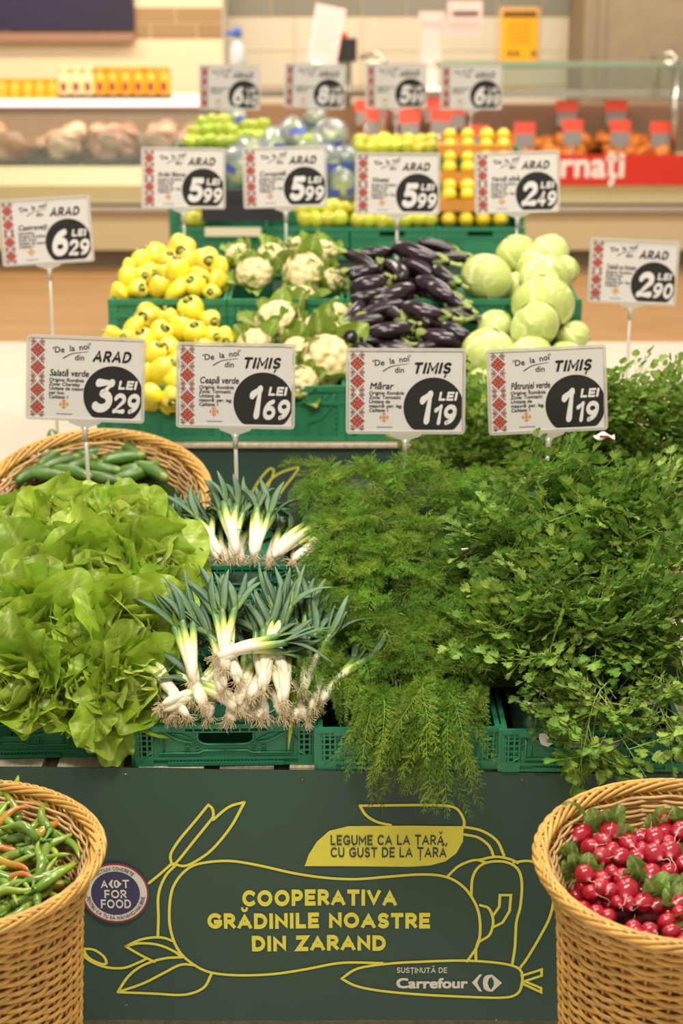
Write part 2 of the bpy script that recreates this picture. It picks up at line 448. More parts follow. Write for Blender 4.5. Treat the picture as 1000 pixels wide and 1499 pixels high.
# right half: red name band, glass canopy on chrome posts
xb0, xb1 = PY(512, 250, YC - .08).x, 3.6
g = G(); g.box(xb0, xb1, -.1, -.07, zc(271, YC - .1), zc(227, YC - .1)); g.build('red_band', mat('red_band', 'cf2a12', .35), ct)
M_pw = mat('print_white', 'f2e9df', .6)
g = G()
tt = small_text('rnați', .26, .02)
o3 = PY(818, 262, YC - .105)
lay_text(g, tt, lambda a, b: (o3.x + a, -.104, o3.z + b + .015)); g.build('band_lettering', M_pw, ct)
zgl = zc(99, YC + .05)
cb('glass_canopy', PY(640, 100, YC).x, 6, YC + .0, YC + .45, zgl, zgl + .02, M_glass_edge)
cb('glass_screen', PY(700, 100, YC).x, 6, YC + .45, YC + .46, zc(135, YC + .45), zgl, M_glass)
cb('canopy_shelf', PY(325, 100, YC).x, 6, YC + .5, YC + .9, zc(142, YC + .5), zc(133, YC + .5), M_steel)
for pxx in (985, 560):
    p = PY(pxx, 230, YC + .02)
    g = G(); g.tube([(p.x, .03, zs[2]), (p.x, .03, zgl + .02)], .028, 10); g.tube([(p.x, .03, zgl + .02), (p.x - .1, .03, zgl + .03)], .03, 8)
    g.tube([(p.x + .02, .03, zgl + .03), (p.x - .04, .1, zgl + .1), (p.x - .16, .2, zgl + .06)], .016, 6)
    g.build('post', M_steel, ct)

# meat and trays on the counter
zt_ = zs[2] + .005
M_meat = [mat('meat_pink', 'd8a792', .3, noise=.2, nscale=14, coat=.3), mat('meat_pale', 'dfb79c', .3, noise=.2, nscale=16, coat=.3), mat('meat_orange', 'dc9468', .3, noise=.2, nscale=14, coat=.3), mat('meat_brown', 'b98770', .3, noise=.25, nscale=14, coat=.3)]
def lump(seed, n=14, k=.25, sq=(1, 1, 1)):
    rr = random.Random(seed); ph = [(Vector((rr.uniform(-1, 1), rr.uniform(-1, 1), rr.uniform(-1, 1))) * 3, rr.uniform(0, 6)) for _ in range(5)]
    g = G(); prof = [(math.sin(pi * i / 9), -math.cos(pi * i / 9)) for i in range(10)]
    def fn(a, i, r, z):
        p = Vector((r * math.cos(a), r * math.sin(a), z)); d = 1 + k * sum(math.sin(q.dot(p) + f) for q, f in ph) / 2.5
        return (p.x * d * sq[0], p.y * d * sq[1], p.z * d * sq[2])
    g.lathe(prof, n, fn=fn); return g
lumps = [lump(i, 12, .3, (1, .8, .62)) for i in range(5)]
lm = [[l.mesh('meat_cut', m) for l in lumps] for m in M_meat]
M_tray = mat('steel_tray_dark', '57504a', .35, metal=.6)
def tray(x, y, w, d, lab, grp, m=M_tray):
    t = G(); t.box(-w / 2, w / 2, -d / 2, d / 2, 0, .008); 
    for a in ((-w / 2, -w / 2 + .01, -d / 2, d / 2), (w / 2 - .01, w / 2, -d / 2, d / 2), (-w / 2, w / 2, -d / 2, -d / 2 + .01), (-w / 2, w / 2, d / 2 - .01, d / 2)): t.box(*a, 0, .035)
    o = t.build('display_tray', m, None, loc=(x, YC + y, zt_)); tag(o, lab, 'tray', grp); return o
k = 0
for i, (xx, col) in enumerate([(-2.55, 2), (-2.15, 1), (-1.72, 3), (-1.3, 0), (-.9, 1)]):
    for row in range(2):
        tray(xx, .28 + row * .38, .4, .36, 'dark shallow meat tray in the deli case left of the green fruit', 'meat trays at the left of the counter')
        for q in range(9):
            a, b = R.uniform(-.15, .15), R.uniform(-.13, .13); s = R.uniform(.065, .105); hh = R.choice((0, .05, .1))
            o = put('meat_cut', lm[(col + (R.random() < .3)) % 4][R.randrange(5)], None, loc=(xx + a, YC + .28 + row * .38 + b, zt_ + .04 + hh + row * .05), rot=(R.uniform(-.5, .5), R.uniform(-.5, .5), R.uniform(0, 6)), scale=s)
            tag(o, 'raw meat cut heaped on the %s %s tray from the left behind the glass' % (ORD[i], ('front', 'rear')[row]), 'meat', 'raw meat on left tray %s %s' % (ORD[i], ('front', 'rear')[row]))
M_tag_r = mat('tag_red', 'ee4a22', .4); M_tag_g = mat('tag_grey', '8f8680', .4); M_orange = M_meat[2]
M_snack = mat('breaded_orange', 'f8923c', .5, noise=.25, nscale=20)
sn = [l.mesh('meat_piece', M_snack) for l in lumps]
for i, px in enumerate([545, 600, 655, 752, 800, 845, 905, 960]):
    p = PY(px, 222, YC + .2)
    for row in range(2):
        tray(p.x, .22 + row * .36, .3, .32, 'dark shallow tray of breaded meat above the red band', 'trays above the red band')
        for q in range(7):
            o = put('meat_piece', sn[R.randrange(5)], None, loc=(p.x + R.uniform(-.1, .1), YC + .22 + row * .36 + R.uniform(-.1, .1), zt_ + .035 + row * .05 + R.choice((0, .04))), rot=(R.random(), R.random(), R.random() * 6), scale=R.uniform(.05, .075))
            tag(o, 'orange breaded meat piece on the %s %s tray above the red band' % (ORD[i], ('front', 'rear')[row]), 'meat', 'breaded meat on tray %s %s' % (ORD[i], ('front', 'rear')[row]))
tags = [(536, 163, .0), (551, 177, .1), (590, 163, 0), (600, 180, 0), (632, 158, -.3), (645, 177, .1), (666, 168, 0), (830, 164, 0), (838, 192, 0), (902, 163, 0), (908, 193, 0), (967, 195, 0), (768, 196, 0), (700, 200, 0)]
for i, (px, py, rz) in enumerate(tags):
    d = YC + (.12 if py > 175 else .5); p = PY(px, py, d); w = .085 if py < 175 else .078
    t = thing('tray_tag', 'small red and grey label card standing among the orange meat trays', 'price tag', (p.x, d, p.z), (-.2, rz, 0), 'red and grey tray tags')
    g = G(); g.box(-w, w, -.004, 0, 0, .085); g.build('header', M_tag_r, t)
    g = G(); g.box(-w + .01, w - .01, -.003, .0, -.1, 0); g.build('card', M_tag_g, t)
    g = G(); g.box(-.006, .006, 0, .004, min(-.1, zt_ - p.z), -.08); g.build('stem', M_steel, t)

# jars on the top shelf
M_jy = mat('jar_yellow', 'f2a91c', .35, coat=.3); M_jl = mat('jar_cream_lid', 'f2d9a0', .4); M_jd = mat('jar_base_dark', '4e3a33', .5); M_jr = mat('jar_label_wine', '8e3a35', .5)
zj = zl + .05
def jar(px, kind, i):
    p = PY(px, 138, YC + .35); H = .225 if kind else .14; r = .052
    t = thing('honey_jar' if not kind else 'mustard_jar', ['short yellow jar with yellow lid on the counter shelf, %s from left edge' % ORD[i], 'tall jar with cream lid and wine label on shelf, %s of the three' % ORD[max(0, i)], 'tall yellow jar with wine label on the shelf, %s from the cream-lidded jars' % ORD[max(0, i)]][kind], 'jar', (p.x, YC + .35, zj), (0, 0, 0), 'jars on the counter shelf')
    g = G(); g.lathe([(0, 0), (r * .95, 0), (r, .01), (r, H * .78), (r * .8, H * .83), (r * .8, H * .85), (0, H * .85)], 12, tint=None); g.build('body', M_jl if kind == 1 else M_jy, t)
    g = G(); g.lathe([(0, H), (r * .86, H), (r * .88, H * .99), (r * .88, H * .84), (0, H * .84)], 12); g.build('lid', M_jl if kind == 1 else M_jy, t)
    if kind:
        g = G(); g.lathe([(0, -.0), (r * 1.02, 0), (r * 1.02, .03)], 12); g.build('base', M_jd, t)
        g = G(); g.poly([(.022 * math.cos(a), -r * 1.02, H * .38 + .04 * math.sin(a)) for a in [2 * pi * q / 12 for q in range(12)]]); g.build('label', M_jr, t)
for i, px in enumerate([4, 22, 41, 59, 77]): jar(px, 0, i)
for i, px in enumerate([95, 113, 130]): jar(px, 1, i)
for i, px in enumerate([148, 166, 185, 204, 222, 241]): jar(px, 2, i)

# things on and behind the counter
M_navy = mat('navy_board', '2b2640', .4)
a, b, c, d = wallrect(-60, 197, 0, 44, YW - .05)
a, b, c, d = PY(-60, 44, YW - .06).x, PY(197, 44, YW - .06).x, PY(0, 44, YW - .06).z, 3.4
g = G(); g.box(a, b, YW - .06, YW, c, d)
tag(g.build('wall_board', M_navy), 'large dark navy board mounted on the cream wall at top left', 'board')
g = G(); g.box(a, b, YW - .14, YW - .002, c - .09, c - .02); tag(g.build('wall_ledge', mat('ledge_brown', 'a07c66', .5)), 'narrow brown ledge under the navy wall board', 'ledge')
p = PY(760, 95, YW + .55)
q0, q1 = PY(733, 96, YW + .57), PY(788, 14, YW + .57)
po = thing('wall_poster', 'yellow notice with dark header hung on the cream tiles', 'poster', (0, YW + .575, 0))
g = G(); g.box(q0.x - .02, q1.x + .02, 0, .01, q0.z - .02, q1.z + .02); g.build('frame', mat('poster_frame', 'e2b98a', .5), po)
g = G(); g.box(q0.x, q1.x, -.006, 0, q0.z, q1.z); g.build('sheet', mat('poster_yellow', 'ffbe00', .5), po)
g = G(); g.box(q0.x + .01, q1.x - .01, -.008, -.006, q1.z - .07, q1.z - .012)
for r in range(6): g.box(q0.x + .05, q1.x - .05 - .02 * (r % 2), -.008, -.006, q1.z - .12 - r * .035, q1.z - .113 - r * .035)
for xx in (.06, .12, .27): g.box(q0.x + xx, q0.x + xx + .04, -.008, -.006, q0.z + .08, q0.z + .13)
g.build('print', mat('poster_print', '7a5420', .6), po)
M_pink = mat('scale_plastic', 'f0c9c0', .35)
sc_ = thing('counter_scale', 'pale weighing scale with a display head on a neck behind the counter', 'scale', tuple(PY(650, 150, YC + .7)))
o = PY(650, 150, YC + .7)
def rel(px, py, y=YC + .7): return PY(px, py, y) - o
def pbox(par, name, px0, px1, py0, py1, dd, m, y0=0.0):
    a, b = rel(px0, py1), rel(px1, py0); g = G(); g.box(a.x, b.x, y0, y0 + dd, a.z, b.z); return g.build(name, m, par)
pbox(sc_, 'display_head', 655, 706, 2, 34, .09, M_pink, -.05); pbox(sc_, 'display_screen', 662, 700, 16, 22, .01, mat('screen_dark', '5a4a45', .3), -.06)
pbox(sc_, 'display_shelf', 648, 702, 34, 52, .08, M_pink, -.03)
pbox(sc_, 'arm', 614, 652, 18, 33, .09, M_pink); pbox(sc_, 'neck', 617, 647, 33, 95, .07, M_pink, .01)
pbox(sc_, 'pillar', 624, 640, 95, 130, .06, M_pink, .02); pbox(sc_, 'base', 600, 672, 128, 141, .25, M_pink, -.05)
o = PY(470, 92, YC + .6)
bc = thing('notice_card', 'tall pale pink card leaning on the counter behind the signs', 'card', tuple(o), (-.15, .19, 0))
g = G(); g.box(-.115, .115, -.01, .01, 0, .42); g.build('board', M_pink, bc)
g = G()
for r in range(7): g.box(-.08, .08 - .02 * (r % 3), -.012, -.01, .34 - r * .04, .345 - r * .04)
g.build('print', mat('card_print', 'dcb4ac', .5), bc)
g = G(); g.box(-.07, .07, -.02, .06, -.34, 0.0); g.build('stand', M_steel, bc)
o = PY(505, 74, YC + .75)
dv = thing('label_printer', 'small black and red printer on the counter behind the signs', 'printer', tuple(o))
g = G(); g.box(-.09, .09, -.06, .06, -.08, .09); g.build('body', mat('black_plastic', '2e2925', .4), dv)
g = G(); g.box(-.1, .02, -.07, .05, .09, .13); g.build('cover', mat('red_plastic', 'c44a30', .4), dv)
g = G(); g.box(-.05, .05, -.04, .04, -.42, -.08); g.build('stand', M_steel, dv)
M_bot = mat('bottle_pale', 'c5cacc', .4)
o = PY(348, 78, YC + .75)
bt = thing('spray_bottle', 'white spray bottle with a blue cap on the counter behind', 'bottle', tuple(o))
g = G(); g.lathe([(0, -.1), (.055, -.1), (.06, -.05), (.055, .05), (.02, .1), (.02, .12)], 12); g.build('body', M_bot, bt)
g = G(); g.lathe([(0, .19), (.03, .19), (.035, .12), (0, .12)], 10); g.box(-.09, -.02, -.012, .012, .13, .16); g.build('cap', mat('blue_cap', '3c62b0', .4), bt)
g = G(); g.box(-.06, .06, -.05, .05, -.45, -.1); g.build('pedestal', M_steel, bt)

# ================================================================ CRATES, PALLETS, BANNERS
M_green = mat('crate_green', '2c7d58', .42, .5, noise=.08, nscale=9, vary=.05)
M_green_d = mat('crate_green_inside', '17704a', .5)
def front_panel(w, h, ribs=True):
    """the pierced folding side of a crate: top and bottom rails, corner lattices, arched braces, handle hole; faces -y"""
    g = G(); X = lambda u: (u - .5) * w; Z = lambda v: v * h
    def b(u0, u1, v0, v1, y0=-.006, y1=.004): g.box(X(u0), X(u1), y0, y1, Z(v0), Z(v1))
    b(0, 1, .9, 1); b(.0, .27, .8, .9, -.003); b(.73, 1, .8, .9, -.003); b(.27, .73, .8, .83, -.006)
    for i in range(10): b(.27 + i * .0511, .275 + i * .0511 + .004, .83, .9, -.006)
    b(.27, .73, .83, .9, .002, .006)
    # panel around the handle hole
    b(.1, .345, .2, .8, -.001, .005); b(.655, .9, .2, .8, -.001, .005); b(.345, .655, .2, .5, -.001, .005)
    for s in (1, -1):
        c = [(.345, .8), (.345, .62), (.37, .53), (.40, .5), (.345, .5)]
        if s == -1: c = [(1 - u, v) for u, v in c]
        q = [(X(u), Z(v)) for u, v in c]
        for yy in (-.001, .005): g.poly([(p[0], yy, p[1]) for p in q])
        for i in range(5): a, e = q[i], q[(i + 1) % 5]; g.add([(a[0], -.001, a[1]), (e[0], -.001, e[1]), (e[0], .005, e[1]), (a[0], .005, a[1])], [(0, 1, 2, 3)], smooth=False)
        m = (lambda u: u) if s == 1 else (lambda u: 1 - u)
        def rib(pts, r=.0022, y=-.0035): g.tube([(X(m(u)), y, Z(v)) for u, v in pts], r, 5)
        rib([(.12, .98), (.17, .8), (.22, .66), (.27, .58), (.33, .55)], .0035)
        rib([(.2, .78), (.26, .74), (.3, .66), (.33, .58)]); rib([(.33, .55), (.34, .62), (.35, .55)])
        rib([(.13, .75), (.13, .3), (.35, .3), (.38, .36), (.5, .36)], .003); rib([(.16, .62), (.16, .33)])
        rib([(.345, .8), (.345, .62), (.37, .53), (.4, .505), (.5, .505)], .003)
        rib([(.28, .3), (.28, .44), (.285, .47), (.295, .47), (.3, .44), (.3, .3)]); rib(arc(.345, .42, .012, .05, 0, 360, 10), .0014)
        rib([(.1, .6), (.13, .7), (.12, .98)], .0025)
        lo, hi = (.0, .1) if s == 1 else (.9, 1)
        # corner lattice
        for u in (0, .03, .062, .09): 
            u0 = u if s == 1 else 1 - u - .01
            b(u0, u0 + .011, .12, .9, -.005, .004)
        for v in (.2, .33, .46, .59, .72, .85): b(lo, hi, v, v + .035, -.004, .003)
        b(lo, hi, 0, .2, -.006, .004)
        a0, a1 = (.09, .2) if s == 1 else (.8, .91)
        b(a0, a1, .84, .98, -.008, .002)
        rib([(.03, .1), (.075, .28), (.1, .32)], .003)
    b(.0, 1, 0, .05, -.004, .004); b(.1, .9, .05, .15, -.002, .004); b(.1, .9, .15, .2, -.006, .004)
    b(.18, .82, .02, .1, -.009, -.002)
    for i in range(34): b(.185 + i * .0187, .19 + i * .0187, .1, .15, -.007, -.002)
    return g
def plain_wall(L, h, n=5):
    g = G(); g.box(-L / 2, L / 2, 0, .004, 0, h * .9); g.box(-L / 2, L / 2, -.005, .006, h * .9, h); g.box(-L / 2, L / 2, -.005, .006, 0, h * .12)
    for i in range(n + 1): x = -L / 2 + (L - .008) * i / n; g.box(x, x + .008, -.005, 0, 0, h * .92)
    for i in range(n): x = -L / 2 + L * (i + .5) / n; g.tube([(x - L / n * .4, -.002, h * .15), (x + L / n * .4, -.002, h * .85)], .002, 4)
    return g
def low_panel(w, h):
    """the plainer, taller crate side used on the second stand"""
    g = G(); X = lambda u: (u - .5) * w; Z = lambda v: v * h
    def b(u0, u1, v0, v1, y0=-.005, y1=.004): g.box(X(u0), X(u1), y0, y1, Z(v0), Z(v1))
    b(0, 1, .9, 1, -.01); b(.0, .33, .72, .9, -.002); b(.67, 1, .72, .9, -.002); b(0, 1, .0, .72, -.001, .004)
    b(0, .06, 0, .9, -.007); b(.94, 1, 0, .9, -.007); b(0, 1, 0, .09, -.008); b(0, 1, .66, .72, -.009); b(.33, .35, .7, .92, -.007); b(.65, .67, .7, .92, -.007)
    for i in range(9): b(.1 + i * .098, .108 + i * .098, .08, .3, -.006)
    for s in (1, -1):
        m = (lambda u: u) if s == 1 else (lambda u: 1 - u)
        g.tube([(X(m(u)), -.004, Z(v)) for u, v in [(.08, .9), (.12, .6), (.2, .4), (.3, .32)]], .0035, 5)
        g.tube([(X(m(u)), -.004, Z(v)) for u, v in [(.14, .9), (.18, .68), (.25, .52), (.3, .48)]], .003, 5)
        for q in range(7): b(*(sorted((m(.062), m(.085)))), .12 + q * .1, .15 + q * .1, -.006)
    return g
_cm = {}
def crate(loc, yaw, w, h, d, label, group, style='pierced', name='green_crate'):
    key = (round(w, 3), round(h, 3), round(d, 3), style)
    if key not in _cm:
        fp = (front_panel if style == 'pierced' else low_panel)(w, h)
        side = plain_wall(d, h)
        base = G(); base.box(-w / 2, w / 2, 0, d, 0, .005)
        for i in range(9): x = -w / 2 + w * i / 8; base.box(max(-w / 2, x - .004), min(w / 2, x + .004), 0, d, .005, .008)
        posts = G(); posts.box(-.009, .009, -.009, .009, 0, h * .99)
        _cm[key] = [x.mesh(n, M_green) for x, n in ((fp, 'front_wall'), (side, 'side_wall'), (base, 'bottom'), (posts, 'corner_posts'))]
    fm, sm, bm, pm = _cm[key]
    t = thing(name, label, 'crate', loc, (0, 0, yaw), group)
    put('front_wall', fm, t); put('back_wall', fm, t, loc=(0, d, 0), rot=(0, 0, pi))
    put('side_wall', sm, t, loc=(-w / 2 + .005, d / 2, 0), rot=(0, 0, -pi / 2)); put('side_wall', sm, t, loc=(w / 2 - .005, d / 2, 0), rot=(0, 0, pi / 2))
    put('bottom', bm, t); [put('corner_post', pm, t, loc=(sx * w / 2 - sx * .001, yy, 0)) for sx in (-1, 1) for yy in (.006, d - .006)]
    return t

# first stand: lower row
Z1 = .68; CW, CH, CD = .4, .10, .44
FR = [(5, 'under the heaped lettuce at the left of the front row'), (331, 'holding spring onions in the front row'), (598, 'in the front row under the hanging dill fronds'), (866.5, 'in the front row with a torn white sticker, under the parsley')]
pyb = [1109, 1119, 1125, 1128]
crates1 = []
for i, (px, lab) in enumerate(FR):
    p = PZ(px, pyb[i], Z1)
    t = crate((p.x, p.y, Z1), math.radians([2.6, 1.6, .8, .3][i]), CW, CH, CD, 'green folding crate ' + lab, 'crates in the front row'); crates1.append(t)
# torn sticker on the parsley crate
g = G()
for pts in ([(-.12, .093), (-.105, .098), (-.095, .09), (-.1, .08), (-.09, .07), (-.1, .062), (-.115, .068), (-.12, .08)], [(-.085, .091), (-.05, .09), (-.01, .093), (-.03, .082), (-.06, .08), (-.085, .08)]):
    g.poly([(x, -.0095, z) for x, z in pts])
g.build('torn_sticker', mat('sticker_white', 'ddd8ce', .6), crates1[3], label='torn white sticker remnants')
# upper row, two crates stacked
Z2 = .88; U = []
UP = [(18, 'at the left under the upper lettuce'), (359, 'holding the rear spring onions'), (604, 'under the upper dill'), (853, 'under the upper parsley')]
for i, (px, lab) in enumerate(UP):
    p = PD(px, 830, 4.35); y = 4.095 + [.03, .02, .01, 0][i]
    x = (px - 500) / F * 4.35
    for k, zz in enumerate((Z2 - .1, Z2)):
        U.append(crate((x, y + .012 * (1 - k), zz), math.radians(.8), CW * .985, .098, CD, 'green folding crate, %s of two stacked, ' % ('lower', 'upper')[k] + lab, 'stacked crates in the second row'))
# pallets
M_wood = mat('pallet_wood', 'b7a68c', .85, noise=.25, nscale=14, stretch=(6, 1, 6), vary=.12)
def pallet(name, label, x0, x1, y0, y1, ztop, seed, levels, skip=()):
    t = thing(name, label, 'pallet', ((x0 + x1) / 2, y0, 0))
    cx = (x0 + x1) / 2; rr = random.Random(seed)
    x = x0; gap = .035
    while x < x1 - .03:
        w = rr.choice((.12, .14, .145)); g = G(); g.box(x - cx, min(x + w, x1) - cx, rr.uniform(-.004, .006), y1 - y0, ztop - .022, ztop - .001)
        g.build('board', M_wood, t); x += w + gap
    z = ztop - .022
    for lv in range(levels):
        g = G(); g.box(x0 - cx, x1 - cx, .02, y1 - y0, z - .02, z); g.build('crosspiece', M_wood, t)
        for xx in (x0, cx - .07, x1 - .14):
            for yy in (.02, (y1 - y0) - .12): g = G(); g.box(xx - cx, xx + .14 - cx, yy, yy + .1, z - .1, z - .02); g.build('block', M_wood, t)
        g = G(); g.box(x0 - cx, x1 - cx, .02, y1 - y0, z - .12, z - .1); g.build('bottom_board', M_wood, t); z -= .12
    g = G(); g.box(x0 - cx, x1 - cx, .03, y1 - y0, 0, z); g.build('plinth', M_wood, t)
    return t
pallet('wooden_pallet', 'weathered pale wooden pallet stack under the front crates behind the big banner', -.94, .82, 3.622, 4.76, Z1, 3, 4)
M_ban = mat('banner_green', '3a5247', .55, .3, noise=.03, nscale=3, bump=.15, bscale=5)
M_yel = mat('print_yellow', 'e2da54', .55, .3)
M_wht = mat('print_offwhite', 'ddd9cc', .55, .3)
M_pdk = mat('print_dark_green', '33483f', .55)
M_navyp = mat('print_navy', '3b3a5e', .55); M_redp = mat('print_red', 'b03a30', .55)
YB = 3.60
bn = thing('banner', 'dark green printed banner with yellow vegetable outlines below the front crates', 'banner', (0, YB, 0))
bx0, bx1 = -.95, .80
zt0, zt1 = PY(0, 1121, YB).z, PY(1000, 1134, YB).z; zbm = PY(500, 1494, YB).z
g = G()
def wave(x, z): return .0018 * math.sin(9 * x + 1.3 * math.sin(5 * z)) + .001 * math.sin(23 * x + 7 * z)
def bpt(u, v):
    x = bx0 + (bx1 - bx0) * u; zt = zt0 + (zt1 - zt0) * (x - bx0) / (bx1 - bx0); z = zbm + (zt - zbm) * (v + 1) / 2
    return (x, wave(x, z), z)
g.grid(bpt, 60, 24); g.grid(lambda u, v: (bpt(u, v)[0], bpt(u, v)[1] + .0025, bpt(u, v)[2]), 60, 24); g.build('cloth', M_ban, bn)
def bp(px, py): p = PY(px, py, YB - .0035); return (p.x, p.z)
def b3(x, z, e=.0016): return (x, wave(x, z) - e, z)
LW = .0062
def subd(P, step=.012):
    out = [P[0]]
    for a, b in zip(P, P[1:]):
        n = max(1, int((b - a).length / step))
        for i in range(1, n + 1): out.append(a.lerp(b, i / n))
    return out
draws = [
 [(218, 1293), (235, 1279), (251, 1265)], [(258, 1266), (242, 1283), (232, 1310), (232, 1345), (231, 1372)],
 [(305, 1178), (285, 1203), (264, 1228), (251, 1248), (250, 1259), (256, 1265), (285, 1230), (305, 1205), (312, 1195), (311, 1184), (305, 1178)],
 [(358, 1174), (335, 1181), (312, 1200)], [(358, 1174), (338, 1210), (312, 1242), (290, 1259), (270, 1268), (252, 1264)],
 [(122, 1330), (110, 1350), (110, 1375), (124, 1402), (150, 1416), (180, 1418), (204, 1409), (215, 1403)],
 [(122, 1390), (138, 1392), (152, 1402), (155, 1412), (144, 1411), (128, 1402), (122, 1390)],
 [(184, 1386), (208, 1375), (235, 1372), (255, 1378)], [(184, 1386), (205, 1381), (232, 1383), (254, 1392), (264, 1399)],
 [(184, 1386), (205, 1398), (226, 1408)], [(172, 1454), (188, 1430), (210, 1413), (240, 1403), (268, 1401)], [(172, 1454), (210, 1440), (240, 1424), (265, 1412), (286, 1413)],
 [(172, 1454), (225, 1455), (270, 1456), (298, 1446), (310, 1425)],
 [(560, 1411), (500, 1411), (450, 1419), (400, 1426), (350, 1428), (310, 1424), (285, 1413), (262, 1392), (250, 1362), (248, 1330), (253, 1300), (268, 1278), (290, 1265), (335, 1260), (380, 1267), (430, 1279), (475, 1286), (520, 1288), (570, 1284), (620, 1281), (655, 1285), (680, 1300), (697, 1325), (703, 1352), (700, 1382), (684, 1408)],
 [(679, 1212), (679, 1200), (668, 1184), (645, 1180), (590, 1180), (527, 1180)], [(527, 1180), (536, 1194), (552, 1204), (572, 1209)],
 [(680, 1211), (705, 1216), (727, 1230), (738, 1252)], [(680, 1222), (700, 1226), (716, 1238), (723, 1254)],
 [(656, 1283), (672, 1268), (695, 1259), (710, 1262)], [(690, 1312), (692, 1285), (702, 1268), (720, 1261), (742, 1262), (758, 1272), (764, 1292), (762, 1325), (756, 1350), (754, 1385), (750, 1411)],
 [(752, 1262), (778, 1261), (800, 1276), (811, 1305), (806, 1340), (790, 1372), (772, 1402), (761, 1417)], [(700, 1259), (725, 1254), (745, 1257), (758, 1263)],
 [(703, 1325), (716, 1330), (722, 1348), (717, 1368), (703, 1378)], [(697, 1405), (697, 1390), (701, 1376)],
 [(500, 1434), (525, 1419), (575, 1411), (630, 1408), (690, 1407), (740, 1411), (762, 1420), (764, 1440), (755, 1456), (725, 1461), (640, 1458), (560, 1452), (522, 1445), (500, 1434)],
]
straight = [[(722, 1340), (731, 1327), (732, 1310), (748, 1310), (746, 1333), (736, 1350), (722, 1357)], [(764, 1428), (793, 1419), (793, 1428), (768, 1436), (792, 1446), (792, 1452), (764, 1439)]]
g = G()
for d in draws:
    P = [Vector((*bp(p.x, p.y), 0)) for p in crom(d, 5)]
    lay(g, stroke2d([(p.x, p.y) for p in P], LW, True), b3)
for d in straight:
    P = subd([Vector((*bp(*p), 0)) for p in d]); lay(g, stroke2d([(p.x, p.y) for p in P], LW), b3)
g.build('line_drawing', M_yel, bn)
g = G()
pl = [(446, 1269), (452, 1252), (464, 1233), (482, 1217), (510, 1210), (600, 1210), (679, 1210), (678, 1232), (668, 1250), (652, 1262), (630, 1268), (600, 1270), (520, 1269)]
lay(g, [[bp(*p) for p in pl]], b3); g.build('leaf_panel', M_yel, bn)
def btext(g, s, px0, px1, pyt, pyb_, sw, e=.0016, **k):
    a, b = bp(px0, pyb_), bp(px1, pyt); P, W = caps(s, b[1] - a[1], sw, width=b[0] - a[0], **k)
    lay(g, [[(p[0] + a[0], p[1] + a[1]) for p in q] for q in P], lambda x, z: b3(x, z, e))
g = G()
btext(g, 'COOPERATIVA', 355, 581, 1303, 1327, .27); btext(g, 'GRĂDINILE NOASTRE', 304, 630, 1337, 1360, .27); btext(g, 'DIN ZARAND', 369, 565, 1370, 1393, .27)
g.build('title_lettering', M_yel, bn)
g = G(); btext(g, 'LEGUME CA LA ȚARĂ,', 484, 655, 1223, 1238, .19, .0026); btext(g, 'CU GUST DE LA ȚARĂ', 484, 654, 1241, 1256, .19, .0026); g.build('slogan_lettering', M_pdk, bn)
g = G(); btext(g, 'SUSȚINUTĂ DE', 581, 655, 1417, 1425, .17)
a, b = bp(580, 1447), bp(684, 1447)
lay_text(g, small_text('Carrefour', .036, .035, width=b[0] - a[0]), b3, off=a)
for q in ([(691, 1439), (702, 1427), (706, 1427), (701, 1434), (699, 1439), (701, 1444), (706, 1452), (702, 1452)],
          [(707, 1439), (708, 1432), (712, 1428), (718, 1427), (720, 1430), (716, 1433), (714, 1439), (716, 1446), (720, 1450), (718, 1452), (712, 1451), (708, 1447)],
          [(721, 1427), (735, 1439), (721, 1452), (718, 1452), (721, 1446), (723, 1443), (723, 1436), (721, 1433), (718, 1427)]):
    g.poly([b3(*bp(*p)) for p in q])
g.build('sponsor_lettering', M_wht, bn)
g = G()
for px, py in ((181, 1134), (440, 1142), (762, 1142), (182, 1472), (724, 1494)):
    p = bp(px, py); q = bp(px + 5, py - 1); g.tube([(p[0], -.003, p[1]), (q[0], -.003, q[1])], .0007, 4)
g.build('staple', M_steel, bn)
# round badge
bc_ = PY(169, 1308, YB - .006); rb = (bp(218, 1308)[0] - bp(169, 1308)[0])
bd = thing('round_sticker', 'round red white and navy sticker at the left of the green banner', 'sticker', (bc_.x, YB - .004, bc_.z))
def disc(r, n=48): return [(r * math.cos(2 * pi * i / n), r * math.sin(2 * pi * i / n)) for i in range(n)]
ks = 1.0 / 1.0
for nm, r, m, e in (('edge', rb * 1.03, M_navyp, .0), ('red_ring', rb * .985, M_redp, .0004), ('white_ring', rb * .94, M_wht, .0008), ('navy_disc', rb * .73, M_navyp, .0012)):
    g = G(); g.add([(x, -e, z) for x, z in disc(r)], [tuple(range(48))], 0, 0, False)
    g.build(nm, m, bd)
g = G()
for s, x0, x1, zz, hh in (('A', -.42, -.22, .18, .28), ('T', .22, .42, .18, .28), ('FOR', -.33, .33, -.16, .28), ('FOOD', -.45, .45, -.5, .3)):
    P, W = caps(s, hh * rb, .2, width=(x1 - x0) * rb); lay(g, [[(p[0] + x0 * rb, p[1] + zz * rb) for p in q] for q in P], lambda x, z: (x, -.0018, z))
for q in ([(-.2, .32), (-.1, .46), (-.05, .46), (-.1, .32), (-.05, .18), (-.1, .18)], [(-.04, .32), (-.02, .42), (.03, .46), (.05, .42), (.02, .38), (.01, .32), (.02, .26), (.05, .22), (.03, .18), (-.02, .22)], [(.06, .46), (.2, .32), (.06, .18), (.04, .2), (.07, .27), (.07, .37), (.04, .44)]):
    g.poly([(x * rb, -.0018, z * rb) for x, z in q])
g.build('lettering', M_wht, bd)
g = G()
